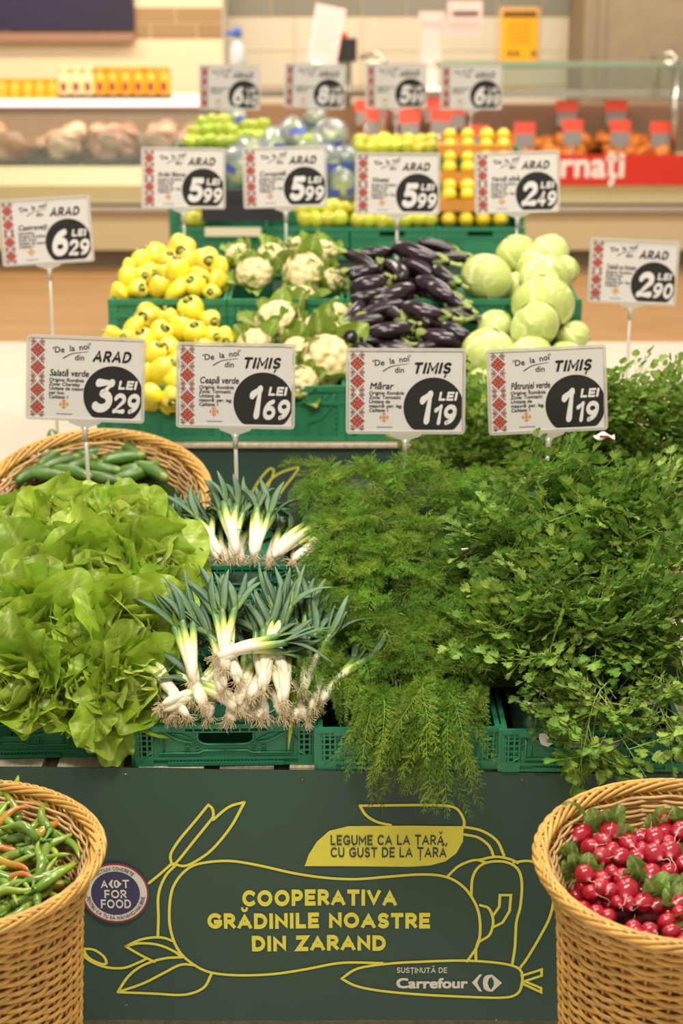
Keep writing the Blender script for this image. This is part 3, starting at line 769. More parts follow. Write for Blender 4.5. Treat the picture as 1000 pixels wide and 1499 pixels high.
def circ_text(s, a0, a1, r, hh, inward):
    P, W = caps(s, hh, .17)
    for q in P:
        out = []
        for x, y in q:
            a = a0 + (a1 - a0) * x / W
            rr_ = (r - y) if inward else (r + y)
            out.append((rr_ * math.sin(a), -.0018, rr_ * math.cos(a)))
        g.add(out, [tuple(range(len(out)))], 0, 0, False)
circ_text('ACȚIUNI CONCRETE', math.radians(-42), math.radians(42), rb * .77, rb * .12, False)
g.build('upper_ring_lettering', M_navyp, bd); g = G()
circ_text('PENTRU CA TU SĂ MĂNÂNCI MAI BINE', math.radians(-98), math.radians(-262), rb * .89, rb * .12, True)
g.build('lower_ring_lettering', M_navyp, bd)
# second stand: pallets with its own green board
pallet('wooden_pallet', 'wooden pallet stack under the pepper and cabbage crates on the second stand', -.82, .86, 5.72, 6.95, .85, 5, 5)
Y2 = 5.66
b2 = thing('banner_board', 'dark green board with yellow leaf lines across the front of the second stand', 'banner', (0, Y2, 0))
g = G(); g.box(-.8, .86, 0, .02, .1, PY(300, 653, Y2).z); g.build('board', M_ban, b2)
g = G()
for d in ([(362, 738), (375, 710), (392, 688), (400, 687), (399, 697), (385, 725)], [(372, 742), (398, 700), (434, 684), (433, 692), (415, 715), (402, 738)]):
    P = [PY(p.x, p.y, Y2) for p in crom(d, 4)]; lay(g, stroke2d([(p.x, p.z) for p in P], .0065, True), lambda x, z: (x, -.002, z))
g.build('line_drawing', M_yel, b2)
g = G(); g.box(-.82, .88, -.02, .05, PY(300, 653, Y2).z, .847); g.build('top_strip', M_wood, b2)

# crates of the second stand
W2, H2 = .4, .185
L2 = [(236, 'pepper', 'holding the lower yellow peppers'), (416, 'caul', 'holding the lower cauliflowers'), (596, 'egg', 'under the lower aubergines'), (774, 'cab', 'under the lower cabbages')]
for px, k, lab in L2:
    p = PY(px, 645, 5.68); crate((p.x, 5.68, .85), 0, W2, H2, .44, 'taller green crate ' + lab + ', front of second stand', 'front crates of the second stand', 'low')
U2 = [(246, 'holding the upper yellow peppers'), (418, 'holding the upper cauliflowers'), (593, 'holding the upper aubergines'), (764, 'holding the upper cabbages')]
for px, lab in U2:
    p = PY(px, 436, 6.12); crate((p.x, 6.125, 1.045), 0, W2, H2, .44, 'green crate ' + lab + ', back of second stand', 'rear crates of the second stand', 'low')
    g0_ = crate((p.x, 6.125, .855), 0, W2, H2, .44, 'green crate beneath the crate ' + lab, 'supporting crates of the second stand', 'low')
# third stand
Y3 = 8.3
pallet('wooden_pallet', 'wooden pallet stack under the fruit crates of the farthest stand', -.8, .92, 8.36, 9.9, .98, 8, 5)
g = G(); g.box(-.8, .92, 8.33, 8.35, .1, .975); tag(g.build('stand_board', M_ban), 'plain dark green board on the front of the farthest fruit stand', 'board')
for i, px in enumerate((326, 450, 574, 703)):
    p = PY(px, 333, Y3)
    crate((p.x, Y3, .985), 0, .4, .145, .44, 'green crate of yellow fruit, front of farthest stand, %s from the left' % ORD[i], 'front crates of the farthest stand', 'low')

# ================================================================ PRICE SIGNS
M_card = mat('card_paper', 'cfc9c2', .6, .3); M_ink = mat('ink_black', '292623', .7, .12); M_digit = mat('print_light', 'd8d2cc', .5)
M_sr = mat('stitch_wine', '8c463c', .6); M_so = mat('stitch_red', 'cf4426', .6); M_sb = mat('ink_blue', '3c448a', .6); M_sy = mat('stitch_yellow', 'e3b536', .6)
M_pane = clear('sign_sleeve', .015, 'ffffff', .0, 'ffffff', .12); M_frame = clear('clear_plastic_edge', .12, 'f2efe8', .5, 'd9d3c6', .2); M_rod = clear('clear_rod', .2, 'eeeae0', .6, 'd2cabb', .15)
SWd, SHt = .297, .21
_sg = {}
def diamond(cx, cz, r): return [(cx, cz + r), (cx + r * .86, cz), (cx, cz - r), (cx - r * .86, cz)]
def emb_strip():
    """embroidered border: stepped diamonds in wine and red"""
    g = G(); e = -.0012
    W = SWd; x0, x1 = .012 * W, .135 * W; cx = (x0 + x1) / 2
    def P(pts, mi, k=0): g.add([(x, e - k * .0002, z) for x, z in pts], [tuple(range(len(pts)))], mi, 0, False)
    def small(cx_, cz):
        P(diamond(cx_, cz, .0098), 0); P(diamond(cx_, cz, .0062), 3, 1); P(diamond(cx_, cz, .0048), 0, 2); P(diamond(cx_, cz, .002), 2, 3)
    zs = [.185, .138, .066 + .012, .03]
    zs = [.178, .132, .073, .027]
    for z in zs:
        n = 5; s = .0037
        for i in range(-n, n + 1):
            for j in range(-n, n + 1):
                d = abs(i) + abs(j)
                if d > n: continue
                q = (cx + i * s, z + j * s)
                mi = 0 if d == n else (2 if d == 0 or (d == 3 and (i == 0 or j == 0)) or (d in (2, 4) and abs(i) == abs(j)) else 1)
                if d == 1: mi = 1
                if (d == 0): mi = 2
                if d == 4 and (i == 0 or j == 0): mi = 0
                P([(q[0] - s * .46, q[1] - s * .46), (q[0] + s * .46, q[1] - s * .46), (q[0] + s * .46, q[1] + s * .46), (q[0] - s * .46, q[1] + s * .46)], mi)
    for z in (.155, .109, .096, .05, .2, .006):
        for sx in (-1, 1): small(cx + sx * .0115, z)
    for z in (.178, .132, .073, .027):
        for sx in (-1, 1):
            for dz in (-.0125, .0125): P(diamond(cx + sx * .0155, z + dz, .003), 0)
    g.v = [(min(max(x, x0 - .001), x1 + .002), y, min(max(z, .001), SHt - .001)) for x, y, z in g.v]
    return g
EMB = emb_strip().mesh('embroidery_strip', [M_sr, M_so, M_ink, M_card])
def emblem():
    g = G(); s = .0031; cx, cz = .31 * SWd, .165 * SHt + .002
    for i in range(-4, 5):
        for j in range(-4, 5):
            d = abs(i) + abs(j)
            if d > 4: continue
            mi = (1 if (i % 2) else 0) if d == 4 else {0: 3, 1: 2, 2: 0, 3: 1 if (i == 0 or j == 0) else 0}[d]
            if d == 3 and (i + j) % 2 and abs(i) == 2: mi = 3
            q = (cx + i * s, cz + j * s); g.add([(q[0] - s * .44, -.0012, q[1] - s * .44), (q[0] + s * .44, -.0012, q[1] - s * .44), (q[0] + s * .44, -.0012, q[1] + s * .44), (q[0] - s * .44, -.0012, q[1] + s * .44)], [(0, 1, 2, 3)], mi, 0, False)
    return g
EMBL = emblem().mesh('emblem', [M_sy, M_so, M_sb, M_card])
def disc_mesh():
    g = G(); cx, cz, r = .747 * SWd, .30 * SHt, .266 * SWd
    pts = [(min(cx + r * math.cos(a), SWd - .001), max(cz + r * math.sin(a), .004)) for a in [2 * pi * i / 56 for i in range(56)]]
    g.poly([(x, -.001, z) for x, z in pts]); return g
DISC = disc_mesh().mesh('price_disc', M_ink)
def rrect(x0, x1, z0, z1, r, n=4):
    o = []
    for cx, cz, a0 in ((x1 - r, z1 - r, 0), (x0 + r, z1 - r, 90), (x0 + r, z0 + r, 180), (x1 - r, z0 + r, 270)):
        for i in range(n + 1): a = math.radians(a0 + 90 * i / n); o.append((cx + r * math.cos(a), cz + r * math.sin(a)))
    return o
def frame_mesh():
    g = G(); o = rrect(-.008, SWd + .008, -.007, SHt + .008, .01); i = rrect(-.001, SWd + .001, 0, SHt + .001, .004); n = len(o); v = []
    for y in (-.005, .005):
        v += [(x, y, z) for x, z in o] + [(x, y, z) for x, z in i]
    f = []
    for k in range(n):
        j = (k + 1) % n
        f += [(k, j, n + j, n + k), (2 * n + k, 3 * n + k, 3 * n + j, 2 * n + j), (k, 2 * n + k, 2 * n + j, j), (n + k, n + j, 3 * n + j, 3 * n + k)]
    g.add(v, f, 0, 0, False); return g
FRM = frame_mesh().mesh('frame', M_frame)
g = G(); g.add([(x, -.0035, z) for x, z in rrect(-.001, SWd + .001, 0, SHt + .001, .004)], [tuple(range(20))], 0, 0, False); PANE = g.mesh('sleeve', M_pane)
g = G(); g.box(0, SWd, -.0006, .001, 0, SHt); CARD = g.mesh('card', M_card)
g = G(); c = SWd / 2
pts = [(c - .045, -.004), (c + .045, -.004), (c + .04, -.012), (c + .012, -.022), (c + .007, -.03), (c - .007, -.03), (c - .012, -.022), (c - .04, -.012)]
for y in (-.006, .006): g.poly([(x, y, z) for x, z in pts])
for k in range(8): a, b = pts[k], pts[(k + 1) % 8]; g.add([(a[0], -.006, a[1]), (b[0], -.006, b[1]), (b[0], .006, b[1]), (a[0], .006, a[1])], [(0, 1, 2, 3)], smooth=False)
CLIP = g.mesh('clip', M_rod)
def sign(cx, cy, d, roll, place, product, lines, big, cents, rodlen, label, group, lean=0.14, yaw=0.0, rodlean=0.0, y=None):
    """(cx, cy) is where the card's middle is seen; the thing's origin is the foot of its rod"""
    c = PD(cx, cy, d)
    foot = Vector((c.x + rodlean, c.y + .01, rodlen))
    t = thing('price_sign', label, 'price sign', tuple(foot), (0, 0, 0), group)
    Mc = TRS(c - foot, (0, 0, 0)) @ Euler((-lean, 0, yaw)).to_matrix().to_4x4() @ Euler((0, math.radians(roll), 0)).to_matrix().to_4x4() @ Matrix.Translation((-SWd / 2, 0, -SHt / 2))
    for nm, me in (('card', CARD), ('price_disc', DISC), ('embroidery_strip', EMB), ('emblem', EMBL), ('frame', FRM), ('sleeve', PANE), ('clip', CLIP)): put(nm, me, t, M=Mc)
    top = Mc @ Vector((SWd / 2, 0, -.024))
    g = G(); g.tube([tuple(top), (0, 0, 0)], .0052, 8); g.tube([tuple(top + Vector((0, 0, .004))), tuple(top - Vector((0, 0, .035)))], .0075, 8); g.build('rod', M_rod, t)
    W, H = SWd, SHt; e = -.0016
    g = G(); F3 = lambda x, z: (x, e, z)
    P, w = caps(place, .145 * H, .23, gap=.12, round_=True, width=(.335 if len(place) < 5 else .33) * W, shear=.26, fx=.85)
    lay(g, [[(p[0] + .555 * W, p[1] + .72 * H) for p in q] for q in P], F3)
    if product is not None:
        lay_text(g, small_text('‘De', .105 * H, .012), F3, off=(.205 * W, .82 * H), rot=.05)
        lay_text(g, small_text('la', .105 * H, .012), F3, off=(.355 * W, .845 * H), rot=.1)
        lay_text(g, small_text('noi’', .105 * H, .012), F3, off=(.44 * W, .86 * H), rot=.16)
        lay_text(g, small_text('din', .1 * H, .012), F3, off=(.4 * W, .735 * H), rot=0)
        sw = crom([(.3 * W, .755 * H), (.38 * W, .815 * H), (.52 * W, .845 * H)], 6)
        for i in range(len(sw) - 1): lay(g, stroke2d([sw[i], sw[i + 1]], .006 * H * (1.8 - 1.6 * i / len(sw)) + .0005), F3)
        lay_text(g, small_text(product, .115 * H, .018, .18, maxw=.345 * W), F3, off=(.18 * W, .53 * H))
        for i, s in enumerate(lines): lay_text(g, small_text(s, .062 * H, .018, .15), F3, off=(.175 * W, (.46 - i * .054) * H))
    g.build('lettering', M_ink, t, M=Mc)
    g = G(); g.box(.245 * W, .385 * W, -.0016, -.001, .048 * H, .056 * H); g.build('emblem_caption', M_sb, t, M=Mc)
    g = G(); e = -.002
    def dig(s, x, z, h, sw_, wd, sh=.2, mul=0):
        x -= .03 * h
        if s.startswith('1') and len(s) == 1: wd *= .62; x += .055 * W
        P, w = caps(s, h, sw_, gap=.1, round_=True, width=wd, shear=sh); lay(g, [[(p[0] + x, p[1] + z) for p in q] for q in P], lambda a, b: (a, e, b))
    dig(big, .55 * W, .085 * H, .43 * H, .25, .185 * W); dig('LEI', .79 * W, .385 * H, .115 * H, .27, .16 * W)
    ww = .235 * W if '1' not in cents else .2 * W
    dig(cents, .74 * W, .08 * H, .26 * H, .23, ww)
    g.build('price_digits', M_digit, t, M=Mc)
    return t
FL = lambda zona, u='per. leg.': ['Origine: România', 'Zona: ' + zona, 'Unitate de', 'masură: ' + u, 'Calitate: I']
gA = 'price signs over the front stand'
sign(125.5, 555, 4.76, 2.6, 'ARAD', 'Salată verde', ['Origine: România', 'Zona: Cherelay', 'Unitate de masură:', 'per buc.', 'Calitate: I'], '3', '29', .68, 'white card sign for Salată verde, 3 lei 29, standing above the lettuce', gA, yaw=.03)
sign(345, 565, 4.74, 1.0, 'TIMIȘ', 'Ceapă verde', FL('Tomnatic'), '1', '69', .68, 'white card sign for Ceapă verde, 1 leu 69, above the spring onions', gA)
sign(594, 573, 4.72, 0.2, 'TIMIȘ', 'Mărar', FL('Tomnatic'), '1', '19', .68, 'white card sign for Mărar, 1 leu 19, just above the dill', gA)
sign(801, 571, 4.72, -2.8, 'TIMIȘ', 'Pătrunjel verde', FL('Tomnatic'), '1', '19', .68, 'white card sign for Pătrunjel verde, 1 leu 19, above the parsley', gA)
gB = 'price signs over the second stand'
sg6 = sign(67.5, 338, 6.12, -3.4, 'ARAD', 'Castraveți', ['Cornichon', 'Origine: România', 'Zona: Arad', 'Unitate de masură: kg', 'Calitate: I'], '6', '29', .0, 'white card sign for Castraveți, 6 lei 29, tall rod, at the left edge', gB, rodlean=.0)
sign(927, 398, 6.3, 2.6, 'ARAD', 'Țelină cu frunze', FL('Arad'), '2', '90', .0, 'white card sign reading 2 lei 90 on a tall rod at the right', gB)
sign(268.5, 261, 6.7, .6, 'ARAD', 'Ardei Bianca', FL('Arad'), '5', '99', .85, 'white card sign, 5 lei 99, above the upper yellow peppers', gB)
sign(417, 259.5, 6.7, -1.5, 'ARAD', 'Conopidă', FL('Arad'), '5', '99', .85, 'white card sign for Conopidă, 5 lei 99, above the upper cauliflowers', gB)
sign(582, 269, 6.62, .2, 'ARAD', 'Vinete', FL('Arad'), '5', '99', .85, 'white card sign for Vinete, 5 lei 99, above the upper aubergines', gB)
sign(757, 267, 6.62, -1.5, 'ARAD', 'Varză albă', FL('Arad'), '2', '49', .85, 'white card sign for Varză albă, 2 lei 49, above the upper cabbages', gB)
gC = 'price signs over the farthest stand'
for cx, cy, rl, b_, c_, w_ in ((336, 128, 1, '6', '40', 'leftmost over the bagged green fruit'), (461, 126, 2, '8', '99', 'above the bags with blue labels'), (580, 126, -.5, '5', '99', 'in front of the orange meat'), (690, 128, 0, '6', '99', 'above the boxed lemons')):
    sign(cx, cy, 9.15, rl, 'ARAD', '', FL('Arad')[:3], b_, c_, .98, 'small far white card sign, %s lei %s, %s' % (b_, c_, w_), gC)

# ================================================================ WICKER BASKETS
M_wick = mat('wicker_honey', 'c89844', .38, .5, noise=.28, nscale=22, stretch=(1, 1, 3), coat=.25)
M_wick_in = mat('wicker_pale', 'c9a26a', .5, .4, noise=.22, nscale=22)
M_stake = mat('wicker_stake', 'b5782c', .5)
def basket_meshes(Hh, rb_, rt, rr_, ns=34, pitch=.0098, flare=.09):
    """woven body: stakes, over-and-under weft rows, pale flared lining above, twisted rim"""
    def rad(z):
        if z < Hh - flare: return rb_ + (rt - rb_) * z / (Hh - flare)
        u = (z - (Hh - flare)) / flare; return rt + (rr_ - rt) * (u ** 1.4)
    def weave(z0, z1, amp, thick, sides, pit, skew=0):
        g = G(); rows = int((z1 - z0) / pit); per = 4
        for r in range(rows):
            z = z0 + pit * (r + .5); pts = []; n = ns * per
            ph = pi * (r % 2); jit = R.uniform(-.0012, .0012)
            for i in range(n):
                a = 2 * pi * i / n
                q = rad(z) + amp * math.cos(a * ns / 2 + ph)
                zz = z + jit + .0016 * math.sin(a * ns / 4 + r * 1.7) + .0012 * math.sin(3 * a + r)
                pts.append((q * math.cos(a), q * math.sin(a), zz))
            g.tube(pts, thick, sides, closed=True, flat=1.45)
        return g
    body = weave(.0, Hh - .006, .0046, .0036, 5, pitch)
    _r = rad
    rad = lambda z: _r(z) - .013
    inner = weave(Hh - .34, Hh - .008, .0032, .0029, 4, .0062)
    rad = _r
    st = G()
    for i in range(ns):
        a = 2 * pi * (i) / ns
        for off in (0,):
            zs_ = [0, (Hh - flare) * .33, (Hh - flare) * .66, Hh - flare, Hh - flare * .66, Hh - flare * .33, Hh]
            st.tube([(rad(z) * math.cos(a + off), rad(z) * math.sin(a + off), z) for z in zs_], .0036, 5)
    rim = G()
    ntw = 34
    for s in range(7):
        pts = []; n = 170
        for i in range(n):
            a = 2 * pi * i / n; ph = a * ntw / 5 * 1.0 * 1 + 2 * pi * s / 5
            ph = 6 * a + 2 * pi * s / 7
            q = rr_ + .011 * math.cos(ph) + .002 * math.sin(9 * a + s); z = Hh + .009 * math.sin(ph)
            pts.append((q * math.cos(a), q * math.sin(a), z))
        rim.tube(pts, .0043, 6, closed=True)
    for i in range(84):
        a = 2 * pi * i / 84; pts = []
        for k in range(6):
            u = k / 5; aa = a + .26 * u; q = rr_ - .014 + .03 * u - .006 * u * u; z = Hh - .022 + .034 * math.sin(u * pi * .8)
            pts.append((q * math.cos(aa), q * math.sin(aa), z))
        rim.tube(pts, .0034, 5)
    bot = G(); bot.lathe([(0, .01), (rb_, .01), (rb_, .0), (0, 0)], 24)
    return [(body.mesh('weave', M_wick), 'weave'), (inner.mesh('flared_weave', M_wick_in), 'flared_weave'), (st.mesh('stakes', M_stake), 'stakes'), (rim.mesh('twisted_rim', M_wick), 'twisted_rim'), (bot.mesh('base', M_wick), 'base')]
BM = basket_meshes(.74, .185, .222, .262, flare=.13)
def basket(loc, rot, label, sc=1.0):
    t = thing('wicker_basket', label, 'basket', loc, rot, None, sc)
    for me, nm in BM:
        o = put(nm, me, t)
        if nm in ('weave', 'flared_weave', 'stakes', 'twisted_rim'): o['kind'] = 'stuff'
    return t
def on_basket(t, p): return t.matrix_basis @ Vector(p)
bl = PD(-55, 1236, 3.5)
BL = basket((bl.x, bl.y, 0), (math.radians(3), 0, 0), 'honey coloured wicker basket of green chillies standing at front left', bl.z / .742)
brr = PD(1003, 1250, 3.42)
BR = basket((brr.x, brr.y + .02, 0), (math.radians(4), math.radians(0), 0), 'honey coloured wicker basket of red radishes standing at front right', brr.z / .735)
bc3 = PD(139, 714, 5.25)
BC = basket((bc3.x, bc3.y + .28, .0), (math.radians(19), 0, 0), 'wicker basket of small cucumbers standing behind the lettuce', (bc3.z) / .74 * 1.03)
bd3 = PD(868, 700, 5.2)
BD = basket((bd3.x, bd3.y + .15, 0), (math.radians(8), 0, 0), 'wicker basket full of leafy celery standing behind the parsley', (bd3.z) / .74 * .96)

# ================================================================ PRODUCE KITS
def hash_noise(seed, n=6, f=3):
    rr = random.Random(seed); Q = [(Vector((rr.gauss(0, 1), rr.gauss(0, 1), rr.gauss(0, 1))) * f, rr.uniform(0, 6.28)) for _ in range(n)]
    return lambda p: sum(math.sin(q.dot(p) + a) for q, a in Q) / n
def leaf_mesh(name, m, L, Wd, seed, nu=14, nv=10, ruffle=.012, cup=.03, curl=.05, rib=True, tipw=.65, freq=9):
    rr = random.Random(seed); nz = hash_noise(seed, 6, 34); a1, a2, a3 = rr.uniform(0, 6), rr.uniform(0, 6), rr.uniform(-.2, .2)
    def wd(u): return Wd * (math.sin(pi * min(1, (u * .93 + .05)) ** tipw) ** .7) + .006
    def f(u, v):
        w = wd(u); x = v * w * (1 - .18 * v * v); z = u * L - .15 * w * v * v * (u - .2)
        e = abs(v) ** 2.5 + max(0, u - .82) * 3
        y = -cup * (v * v) * (.4 + u) + curl * (u ** 2.6) + ruffle * e * math.sin(freq * u * 3 + a1 + 3 * v) + ruffle * .7 * e * math.sin(freq * 1.9 * u + a2) + .006 * nz(Vector((x, z, seed)))
        return (x + a3 * L * u * u, y, z)
    def t(u, v):
        if not rib: return min(1, .3 + .4 * u)
        c = max(0, 1 - abs(v) / (.09 * (1.25 - u)))
        vein = max(0, 1 - abs(((u - abs(v) * .35) * 7) % 1 - .5) * 9) * .35 * (1 - abs(v))
        return max(0, min(1, .78 * c * (1 - .5 * u) + vein + .45 * max(0, 1 - u * 4.0)))
    g = G(); g.grid(f, nu, nv, 0, t); return g.mesh(name, m)

# ---- lettuce
def broad_leaf(name, m, L, Wd, seed, nu=24, nv=22, ruffle=.011, cup=.03, curl=.05, roll=.12, na=.016):
    rr = random.Random(seed); nz = hash_noise(seed, 7, 26); n2 = hash_noise(seed + 50, 7, 70); a1, a2, tw = rr.uniform(0, 6), rr.uniform(0, 6), rr.uniform(-.25, .25)
    def D(a, b): return a * math.sqrt(1 - b * b / 2), b * math.sqrt(1 - a * a / 2)
    def f(s_, v):
        X, Z = D(v, s_ * 2 - 1); rho = math.hypot(X, Z); th = math.atan2(X, Z + .25); u = (Z + 1) / 2
        x = X * Wd * (1 - .5 * max(0, -Z) ** 1.3); z = u * L
        e = rho ** 4 * min(1, u * 1.6)
        wv = math.sin(6 * th + a1) + .7 * math.sin(11 * th + a2) + .25 * math.sin(19 * th + a1 * 2)
        y = -cup * (X * X) * (.5 + u) + curl * u ** 2.2 + ruffle * e * wv + roll * .12 * max(0, rho - .6) ** 2 * 6 * Wd + na * nz(Vector((x, z, 0))) * min(1, u * 3) + .005 * n2(Vector((x, z, 0)))
        return (x * (1 - .05 * e * wv) + tw * L * u * u * .5, y, z * (1 - .04 * e * wv))
    def t(s_, v):
        X, Z = D(v, s_ * 2 - 1); u = (Z + 1) / 2
        c = max(0, 1 - abs(X) / (.075 * (1.3 - u)))
        vn = max(0, 1 - abs(((u - abs(X) * .5) * 6) % 1 - .5) * 8) * .35 * (1 - abs(X))
        return max(0, min(1, .8 * c * (1 - .6 * u) + vn + .4 * max(0, 1 - u * 3.0) + .15 * nz(Vector((X * 2, u * 2, 1)))))
    g = G(); g.grid(f, nu, nv, 0, t); return g.mesh(name, m)
M_let = mat('lettuce_green', ['90ae2e', 'bccc62', 'e6eab8'], .36, .45, noise=.14, nscale=25, vary=.2, hue=.012, bump=.3, bscale=90, trans=.34)
M_let_in = mat('lettuce_heart', ['b4c94e', 'd4de90', 'f0f2d0'], .36, .45, noise=.1, nscale=25, vary=.12, hue=.01, bump=.3, bscale=90, trans=.34)
LV = [broad_leaf('leaf', M_let, .135, .092, s, cup=.045, roll=.16, curl=c) for s, c in ((1, .05), (2, .07), (3, .02), (4, .09), (5, .045), (6, .0))]
LI = [broad_leaf('leaf', M_let_in, .105, .07, s, cup=.06, curl=c, ruffle=.01, roll=.1) for s, c in ((11, -.02), (12, -.035), (13, .01))]
core = G(); core.lathe([(0, -.02), (.03, -.015), (.045, .02), (.04, .06), (.0, .085)], 12, tint=[.6] * 5); LCORE = core.mesh('heart', M_let_in)
PROF1 = [(3.56, .76), (3.62, .80), (3.66, .86), (3.78, .93), (3.95, .985), (4.05, 1.02), (4.12, 1.05), (4.25, 1.10), (4.4, 1.14), (4.52, 1.14), (4.6, 1.05)]
def frame_from(n, roll=0.0):
    n = Vector(n).normalized(); q = n.to_track_quat('Z', 'Y'); return q.to_matrix().to_4x4() @ Matrix.Rotation(roll, 4, 'Z')
def lettuce(px, py, nrm, sc, label, group, sink=.05):
    p = PS(px, py, PROF1) - Vector(nrm).normalized() * sink
    M0 = Matrix.Translation(p) @ frame_from(nrm, R.uniform(0, 6)) @ Matrix.Scale(sc, 4)
    t = thing('lettuce_head', label, 'lettuce', M=M0, group=group)
    put('heart', LCORE, t)
    for ring, (n, th, rd, ms, z) in enumerate(((3, .12, .014, LI, .0), (4, .32, .024, LI, -.005), (5, .58, .034, LV, -.012), (6, .85, .04, LV, -.02), (5, 1.12, .045, LV, -.03))):
        for k in range(n):
            a = 2 * pi * (k + R.uniform(-.25, .25)) / n + ring
            M = Matrix.Rotation(a, 4, 'Z') @ Matrix.Translation((0, rd, z)) @ Matrix.Rotation(-(th + R.uniform(-.18, .18)), 4, 'X') @ Matrix.Rotation(R.uniform(-.3, .3), 4, 'Z') @ Matrix.Scale(R.uniform(.85, 1.12), 4)
            W_ = M0 @ M @ Vector((0, 0, .15)); C_ = M0 @ M @ Vector((0, 0, .08))
            if (W_.z < .80 and W_.y < 3.72) or (C_.z < .79 and C_.y < 3.68) or W_.z > 1.17 + .05 * (px > 200): continue
            put('leaf', R.choice(ms), t, M=M)
    return t
LG = 'butterhead lettuces heaped at the left'
heads = [(15, 765, (-.2, -.4, 1), .85, 'at the top left behind'), (100, 752, (0, -.4, 1), .95, 'on the rear row just under the Salată verde sign'), (190, 760, (.2, -.4, 1), .9, 'at the top right of the rear row beside the cucumbers'),
         (50, 835, (-.2, -.8, 1), 1.0, 'in the middle row at the left'), (235, 830, (.5, -.7, .9), .95, 'spilling towards the rear spring onions'), (140, 850, (.0, -.9, .9), 1.15, 'large, broad outer leaves, in the middle of the heap'),
         (10, 915, (-.5, -.9, .7), .9, 'at the left edge halfway down'), (190, 935, (.3, -1, .7), 1.1, 'with tightly ruffled heart, centre of the front'), (85, 940, (-.1, -1, .7), 1.1, 'lower left of the centre'),
         (20, 1005, (-.4, -1, .6), .85, 'at the left edge above the crate rim'), (120, 1015, (0, -1, .6), .9, 'low at the front just above the crate rim'), (200, 1005, (.5, -1, .5), .85, 'at the lower right corner of the heap'), (65, 1035, (-.1, -.9, .7), .75, 'pale leaved, lowest at the front left')]
for px, py, n, s, lab in heads: lettuce(px, py, n, s * .98, 'bright green butterhead lettuce ' + lab, LG)
# drooping leaf over the crate
LDR = broad_leaf('leaf', M_let, .17, .075, 77, cup=-.01, curl=.02, roll=.0, ruffle=.012)
p = PS(150, 1035, PROF1)
t = thing('lettuce_head', 'loose drooping lettuce with broad leaves hanging over the crate rim', 'lettuce', tuple(p + Vector((0, .02, .0))), (0, 0, 0), LG)
for a, tilt, s, x in ((0.1, 2.7, .75, 0.02), (1.2, 2.2, .72, .02), (-1.1, 2.1, .6, -.03), (.5, 2.4, .6, .01)):
    put('leaf', LDR, t, M=Matrix.Translation((x, -.02, .0)) @ Matrix.Rotation(a, 4, 'Y') @ Matrix.Rotation(tilt, 4, 'X') @ Matrix.Rotation(pi, 4, 'Z') @ Matrix.Scale(s, 4))

# ---- spring onions
M_on_w = mat('onion_white', ['e8dec4', 'e4dfb8', 'c3cf6a', '6f9147', '4d7550'], .32, .5, noise=.06, nscale=30, vary=.07, coat=.15)
M_on_l = mat('onion_leaf', ['8aa14a', '5f7d4c', '567553', '66835f'], .45, .4, noise=.15, nscale=20, vary=.2, trans=.15)
M_root = mat('onion_root', 'd6c39a', .8, vary=.15); M_band = mat('rubber_band', '3f9a58', .4)
def onion_kit(seed):
    rr = random.Random(seed); b = rr.uniform(.0125, .0165); L = rr.uniform(.085, .11); bx = rr.uniform(-.012, .012)
    g = G(); pts = []; rad = []; tn = []
    for i in range(11):
        u = i / 10; y = -.085 + u * (L + .085); pts.append((bx * math.sin(u * pi), y, .006 * math.sin(u * 4)))
        rad.append(b * (.5 + .42 * math.sin(min(1, u * 3.0 + .12) * pi * .6)) if u < .26 else (b * (.84 - .2 * u))); tn.append(max(0, (u - .35) * 1.55))
    rad[0] = b * .35
    g.tube(pts, rad, 9, 0, tn); stem = g.mesh('stalk', M_on_w)
    g = G()
    for k in range(rr.choice((3, 4, 4))):
        a = rr.uniform(-.5, .5); ln = rr.uniform(.1, .19); w = rr.uniform(.009, .013); zr = rr.uniform(-.1, .4); bend = rr.uniform(-.1, .9)
        P = []; 
        for i in range(8):
            u = i / 7; P.append((math.sin(a) * ln * u + .005 * math.sin(u * 4 + k), L - .01 + ln * u * .93, zr * ln * u - bend * ln * u * u))
        g.tube(P, [w * .55, w * .8, w, w, w * .9, w * .75, w * .5, w * .12], 6, 0, [0, .25, .5, .7, .8, .9, 1, 1], flat=.22)
    leaves = g.mesh('leaves', M_on_l)
    g = G()
    for k in range(9):
        a = rr.uniform(-1.1, 1.1); c = rr.uniform(-1.1, 1.1); ln = rr.uniform(.015, .04); P = [(0, -.086, 0)]; q = Vector((math.sin(a), -1, math.sin(c))).normalized()
        for i in range(1, 5): q = (q + Vector((rr.uniform(-.5, .5), rr.uniform(-.3, .3), rr.uniform(-.55, .3)))).normalized(); P.append(tuple(Vector(P[-1]) + q * ln / 4))
        g.tube(P, .0007, 3, cap=False)
    return stem, leaves, g.mesh('roots', M_root)
OK_ = [onion_kit(s) for s in range(7)]
bg = G(); bg.tube([(.023 * math.cos(a), .0, .015 * math.sin(a)) for a in [2 * pi * i / 20 for i in range(20)]], .0014, 5, closed=True); BAND = bg.mesh('rubber_band', M_band)
